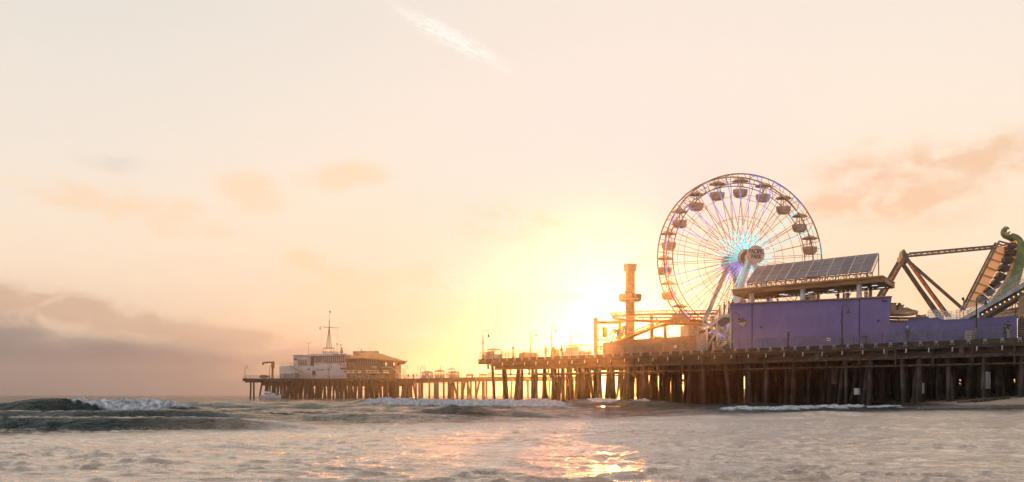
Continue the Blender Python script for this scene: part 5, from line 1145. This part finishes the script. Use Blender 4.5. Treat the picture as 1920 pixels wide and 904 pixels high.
for x0, x1 in ((650, 656.5), (659, 665.5), (670, 678), (686.5, 690.5), (692, 697), (699, 704), (706, 711), (717, 730)):
    wn = rb('ground_window', x0, x1, 692.5, 704, 412.8, 413, 'glass')
    for yy in (695, 698.5): rb('lit_glass', x0 + .8, x1 - .8, yy, yy + .9, 412.72, 412.8, 'lit', wn)
rb('string_course', 649.6, 742, 687.5, 688.5, 412.6, 413, 'tan'); rb('signboard', 697, 706, 686.4, 689.8, 412.4, 412.6, 'sign'); rb('wall_poster', 661.5, 665, 678, 680.5, 412.7, 413, 'glass_w')
bl_ = rb('balcony', 715, 734, 688, 689.6, 411, 413, 'office'); MB().beam(F(733.5, 688.5, 411), F(752, 701.5, 411), 1.0, .35).build('stair_flight', 'office', bl_)
L1 = wloc(rs_); railing('', '', [F(715, 688, 411) - L1, F(734, 688, 411) - L1, F(752, 701, 411) - L1], 1.1, 3, 1.2, .03, 'rail', parent=rs_)
# roof: hip with flared eaves
def rp_(px, py, Y): return F(px, py, Y)
ze = FZ(670.5, 410); 
EFL, EFR = Vector((FX(678, 409), 409, ze)), Vector((FX(762, 408), 408, FZ(677.5, 408))); EBL, EBR = Vector((FX(650, 438), 438, ze)), Vector((FX(758, 440), 440, FZ(677.5, 408)))
ELL = Vector((FX(648.5, 412), 412, FZ(672, 412))); RL, RR = Vector((FX(691, 424), 424, FZ(658.5, 424))), Vector((FX(711, 424), 424, FZ(662, 424)))
MD = Vector((FX(735, 411.5), 411.5, FZ(670, 411.5))); MBk = Vector((FX(735, 436), 436, MD.z)); RLL = Vector((FX(664, 424), 424, FZ(664.5, 424)))
rf = MB().add([ELL, EFL, EFR, EBR, EBL, RLL, RL, RR, MD, MBk], [(0, 1, 6, 5), (1, 8, 7, 6), (1, 2, 8), (8, 2, 3, 9), (7, 8, 9), (6, 7, 9, 4), (4, 3, 9), (5, 6, 4), (0, 5, 4)]); th_ = [Vector((v.x, v.y, v.z - .35)) for v in (ELL, EFL, EFR, EBR, EBL)]
rf.add([ELL, EFL, EFR, EBR, EBL] + th_, [(0, 1, 6, 5), (1, 2, 7, 6), (2, 3, 8, 7), (3, 4, 9, 8), (4, 0, 5, 9), (5, 6, 7, 8, 9)])
rfo = rf.build('roof', 'roof', rs_); fbx(MB(), 661.5, 711, 658.4, 663.8, 424.5, 431).build('roof_box', 'tan', rfo); fbx(MB(), 663, 676, 663.6, 665, 417, 420).build('skylight', 'glass_w', rfo)
MB().box(F(677.5, 656.5, 427), (.4, .4, .9)).build('vent_pipe', 'darkm', rfo); MB().box(F(705, 657.6, 427), (.3, .3, .5)).build('vent_pipe', 'darkm', rfo)
MB().cone(EFR, EFR + Vector((.5, 0, .1)), .28, .05, 6).build('ridge_end', 'darkm', rfo)
for px in (742, 751): MB().beam(F(px, 677 if px < 750 else 676, 409), F(741, 684, 412.5), .14, .14).build('eave_strut', 'tan', rfo)
for px in (735, 756): MB().box(F(px, 706, 411) + Vector((0, 0, 1.2)), (.2, .2, 3)).build('post', 'tan', rs_)
# ---- kiosks along the far walkway
def farY(px): return 412 if px < 776 else 412 - (px - 776) / 159 * 42
for i, (px, w_, h_, rm, lb) in enumerate(((801, 4.0, 2.6, 'tan', 'dome-topped vending stall, first to the right of the restaurant'), (824.5, 3.6, 2.9, 'roof', 'tall vending stall with an orange top, middle of three on the walkway'), (851, 3.7, 2.4, 'cab', 'vending stall with a striped blue and white umbrella over it'))):
    Y = farY(px) + 6; t = thing('vending_stall', lb, 'stall', (FX(px, Y), Y, DZ), group='vending stalls on the far walkway')
    MB().box((0, 0, .55), (w_, 2, 1.1)).build('counter', 'cab', t, local=True)
    for x in (-1, 1): MB().box((x * w_ * .45, -.9, 1.2), (.16, .16, 2.4)).build('post', 'wood', t, local=True)
    for k in range(4): MB().box((-w_ * .35 + k * w_ * .23, -.3, 1.45), (.5, .5, .6)).build('goods', ('sign', 'tan', 'tealgrey', 'coaster_y')[k], t, local=True)
    MB().lathe([(w_ * .55, 0), (w_ * .52, .2), (w_ * .35, .55), (w_ * .12, .8)], (0, 0, h_ - .75), 12, 1, .6).build('canopy', rm, t, local=True, smooth=True)
    if i == 2:
        um = thing('sun_umbrella', 'tilted blue and white umbrella over the rightmost vending stall', 'umbrella', (FX(847, Y), Y - 1.6, DZ)); MB().cone((0, 0, 0), (0, 0, 3.3), .05).build('pole', 'darkm', um, local=True)
        MB().lathe([(1.75, 0), (1.2, .35), (.4, .7), (.05, .78)], (0, 0, 2.75), 10).build('canopy', 'sign', um, local=True); MB().lathe([(.95, 0), (.45, .3), (.1, .42)], (0, 0, 3.14), 10).build('canopy_band', 'stripe', um, local=True)
ws_ = thing('white_pillar_sign', 'slim white pillar sign standing beside the first vending stall', 'sign', (FX(800.5, farY(800) + .9), farY(800) + .9, DZ)); MB().lathe([(.4, 0), (.35, .3), (.25, .4), (.3, 1.9), (.1, 2.3)], n=8).build('pillar', 'sign', ws_, local=True, smooth=True); MB().box((0, -.32, 1.3), (.4, .05, .6)).build('panel', 'glass_w', ws_, local=True)
for px, lb in ((881, 'dark bench on the walkway between the last two far lamps'), (907, 'low dark bench near the seated people on the far walkway')):
    Y = farY(px) + 2; t = thing('bench', lb, 'bench', (FX(px, Y), Y, DZ)); MB().box((0, 0, .45), (2.4, .5, .1)).build('seat', 'wood', t, local=True); MB().box((0, .25, .8), (2.4, .08, .5)).build('backrest', 'wood', t, local=True)
    for x in (-1, 1): MB().box((x, 0, .2), (.12, .4, .4)).build('leg', 'darkm', t, local=True)
GF = 'gooseneck street lamps on the far pier'
for px, off, rz, lb in ((459.5, .8, 0, 'leftmost street lamp, at the very left corner of the far pier'), (505.5, 3, 0, 'street lamp half hidden behind the davit crane'), (617, -.0, 0, 'street lamp standing in front of the harbour office wall'), (745.5, 10, 0, 'short-looking street lamp at the foot of the restaurant stair'), (759.5, 1, 0, 'street lamp just right of the restaurant eave'),
    (788.5, 9, math.pi, 'set-back street lamp facing left between restaurant and first stall'), (796.8, 2, math.pi, 'street lamp facing left beside the first vending stall'), (826, 2, 0, 'street lamp rising behind the middle vending stall'), (860.5, 2, math.pi, 'street lamp facing left beside the umbrella stall'), (885, 1, 0, 'street lamp standing alone right of the umbrella stall'), (922, 6, 0, 'rightmost far street lamp, next to the main pier tip')):
    Y = farY(px) + off if px != 617 else 409.6
    lamp(lampB, (FX(px, Y), Y, DZ), rz, lb, GF)
cols = ['black', 'navy', 'brown', 'grey', 'rust', 'white', 'denim', 'olive']
FPL = [(763, 1.5, 'walk'), (766, 2.5, 'stand'), (774.5, 1.2, 'stand'), (776, 3, 'stand'), (781.5, 1.6, 'walk'), (812, 1.3, 'stand'), (838, 1.5, 'stand'), (899, 1.2, 'stand'), (916.5, 1.4, 'phone'), (920, 1.5, 'stand'), (926, 1.3, 'lean'), (663, -2.2, 'stand'), (674, -2.3, 'walk'), (688, -2.0, 'stand'), (695, -2.2, 'walk'), (722, -2.0, 'stand'), (728, -1.9, 'phone'), (745, -1.8, 'stand'), (655, -2.2, 'walk'), (538, -1.5, 'stand')]
NEAR = ['just right of the restaurant stair', 'second from the restaurant stair', 'between the stair and the first vending stall, left of two', 'between the stair and the first stall, right of two', 'walking just before the first vending stall', 'between the first and middle vending stalls', 'between the middle and umbrella stalls', 'alone between the far lamp and the main pier tip', 'left of three by the bench near the pier tip', 'middle of three by the bench near the pier tip', 'right of three by the bench near the pier tip', 'before the restaurant, under its first upper window', 'before the restaurant, beneath the shuttered window', 'before the restaurant, left of its centre windows', 'before the restaurant, at its centre windows', 'before the restaurant, beneath the balcony', 'before the restaurant, at the right end of the balcony', 'at the foot of the outside restaurant stair', 'at the corner where office and restaurant meet', 'by the lockers at the foot of the office']
for i, (px, off, po) in enumerate(FPL):
    Y = farY(px) + off if off > 0 else 413 + off; c_ = cols[i % 8]
    person(f'tiny distant person in {c_} {NEAR[i]}', (FX(px, Y), Y, DZ), random.uniform(0, 6.2), c_, cols[(i * 3 + 1) % 8], po, random.uniform(1.6, 1.85), group='people on the far pier')
# ---- boat
bt = thing('motor_boat', 'white cabin motor boat moored under the left end of the far pier', 'boat', (FX(507, 400), 400, 0), 0)
L_ = 7.4; b = MB(); sec = [(-.5, .95, .95), (-.3, 1.2, .95), (0, 1.25, .98), (.25, 1.05, 1.08), (.42, .55, 1.22), (.5, .05, 1.35)]; vs = []
for u, hw_, zt in sec: vs += [(u * L_, -hw_, zt), (u * L_, -hw_ * .75, -.1), (u * L_, hw_ * .75, -.1), (u * L_, hw_, zt)]
fs = []
for i in range(5): fs += [tuple((i * 4 + a_, i * 4 + (a_ + 1) % 4, i * 4 + 4 + (a_ + 1) % 4, i * 4 + 4 + a_)) for a_ in range(4)]
b.add(vs, fs + [(0, 1, 2, 3), (20, 21, 22, 23)]); b.build('hull', 'boat', bt, local=True, smooth=True)
cbn = MB().add([(-2.3, -.95, .95), (1.9, -.85, 1.05), (.9, -.7, 1.75), (-2.0, -.8, 1.85), (-2.3, .95, .95), (1.9, .85, 1.05), (.9, .7, 1.75), (-2.0, .8, 1.85)], [(0, 1, 2, 3), (4, 5, 6, 7), (0, 1, 5, 4), (1, 2, 6, 5), (2, 3, 7, 6), (3, 0, 4, 7)]).build('cabin', 'boat', bt, local=True)
MB().prism([(-1.9, -.93, 1.3), (1.35, -.83, 1.3), (.85, -.78, 1.6), (-1.8, -.88, 1.65)], (0, .06, 0)).build('window', 'glass', cbn, local=True)
MB().add([(-2.0, -.7, 1.86), (.1, -.6, 1.82), (-.2, -.5, 2.2), (-1.9, -.6, 2.3), (-2.0, .7, 1.86), (.1, .6, 1.82), (-.2, .5, 2.2), (-1.9, .6, 2.3)], [(0, 1, 2, 3), (4, 5, 6, 7), (0, 1, 5, 4), (1, 2, 6, 5), (2, 3, 7, 6), (3, 0, 4, 7)]).build('flybridge', 'boat', cbn, local=True)
MB().beam((-3.6, -1.12, .75), (2.6, -.95, .85), .05, .12).build('hull_stripe', 'stripe', bt, local=True); MB().tube([(.9, -.8, 1.75), (2.4, -.75, 1.75), (3.5, -.2, 1.85)], .03, 5).build('bow_rail', 'whitem', bt, local=True); MB().cone((-1.2, 0, 2.3), (-1.4, 0, 3.4), .04, .02, 5).build('aerial', 'darkm', bt, local=True)
# ============================================================ HAZE
hz = MB().box((0, 745, 19.5), (3700, 1850, 46)); hz = hz.build('haze', 'sign')
hm = bpy.data.materials.new('thin_sea_haze'); hm.use_nodes = True; nt = hm.node_tree; nt.nodes.clear(); vo = nt.nodes.new('ShaderNodeVolumePrincipled'); oo = nt.nodes.new('ShaderNodeOutputMaterial'); nt.links.new(vo.outputs[0], oo.inputs['Volume'])
vo.inputs['Color'].default_value = (.95, .93, .90, 1); vo.inputs['Density'].default_value = .00025; vo.inputs['Anisotropy'].default_value = .93
hz.data.materials.clear(); hz.data.materials.append(hm); tag(hz, 'thin bright sea haze glowing under the low sun', None, kind='stuff')
import OpenImageIO as oiio, sys, numpy as np
b=oiio.ImageBuf('/workdir/render_main.png'); a=b.get_pixels(oiio.FLOAT)
s=a.shape[1]/1920
for p in [(100,30),(960,30),(1850,30),(100,300),(960,300),(1850,300),(100,450),(960,500),(1850,500),(100,560),(500,600),(1050,600),(1700,450),(60,650),(300,730),(800,730),(1450,610),(1800,625),(1220,650),(1182,550),(1500,700),(200,790),(700,850),(1000,850),(1100,880),(1500,850),(1850,850),(600,760),(150,850)]:
    x,y=int(p[0]*s),int(p[1]*s); v=a[y-2:y+3,x-2:x+3,:3].mean((0,1))*255
    print(p, v.astype(int))
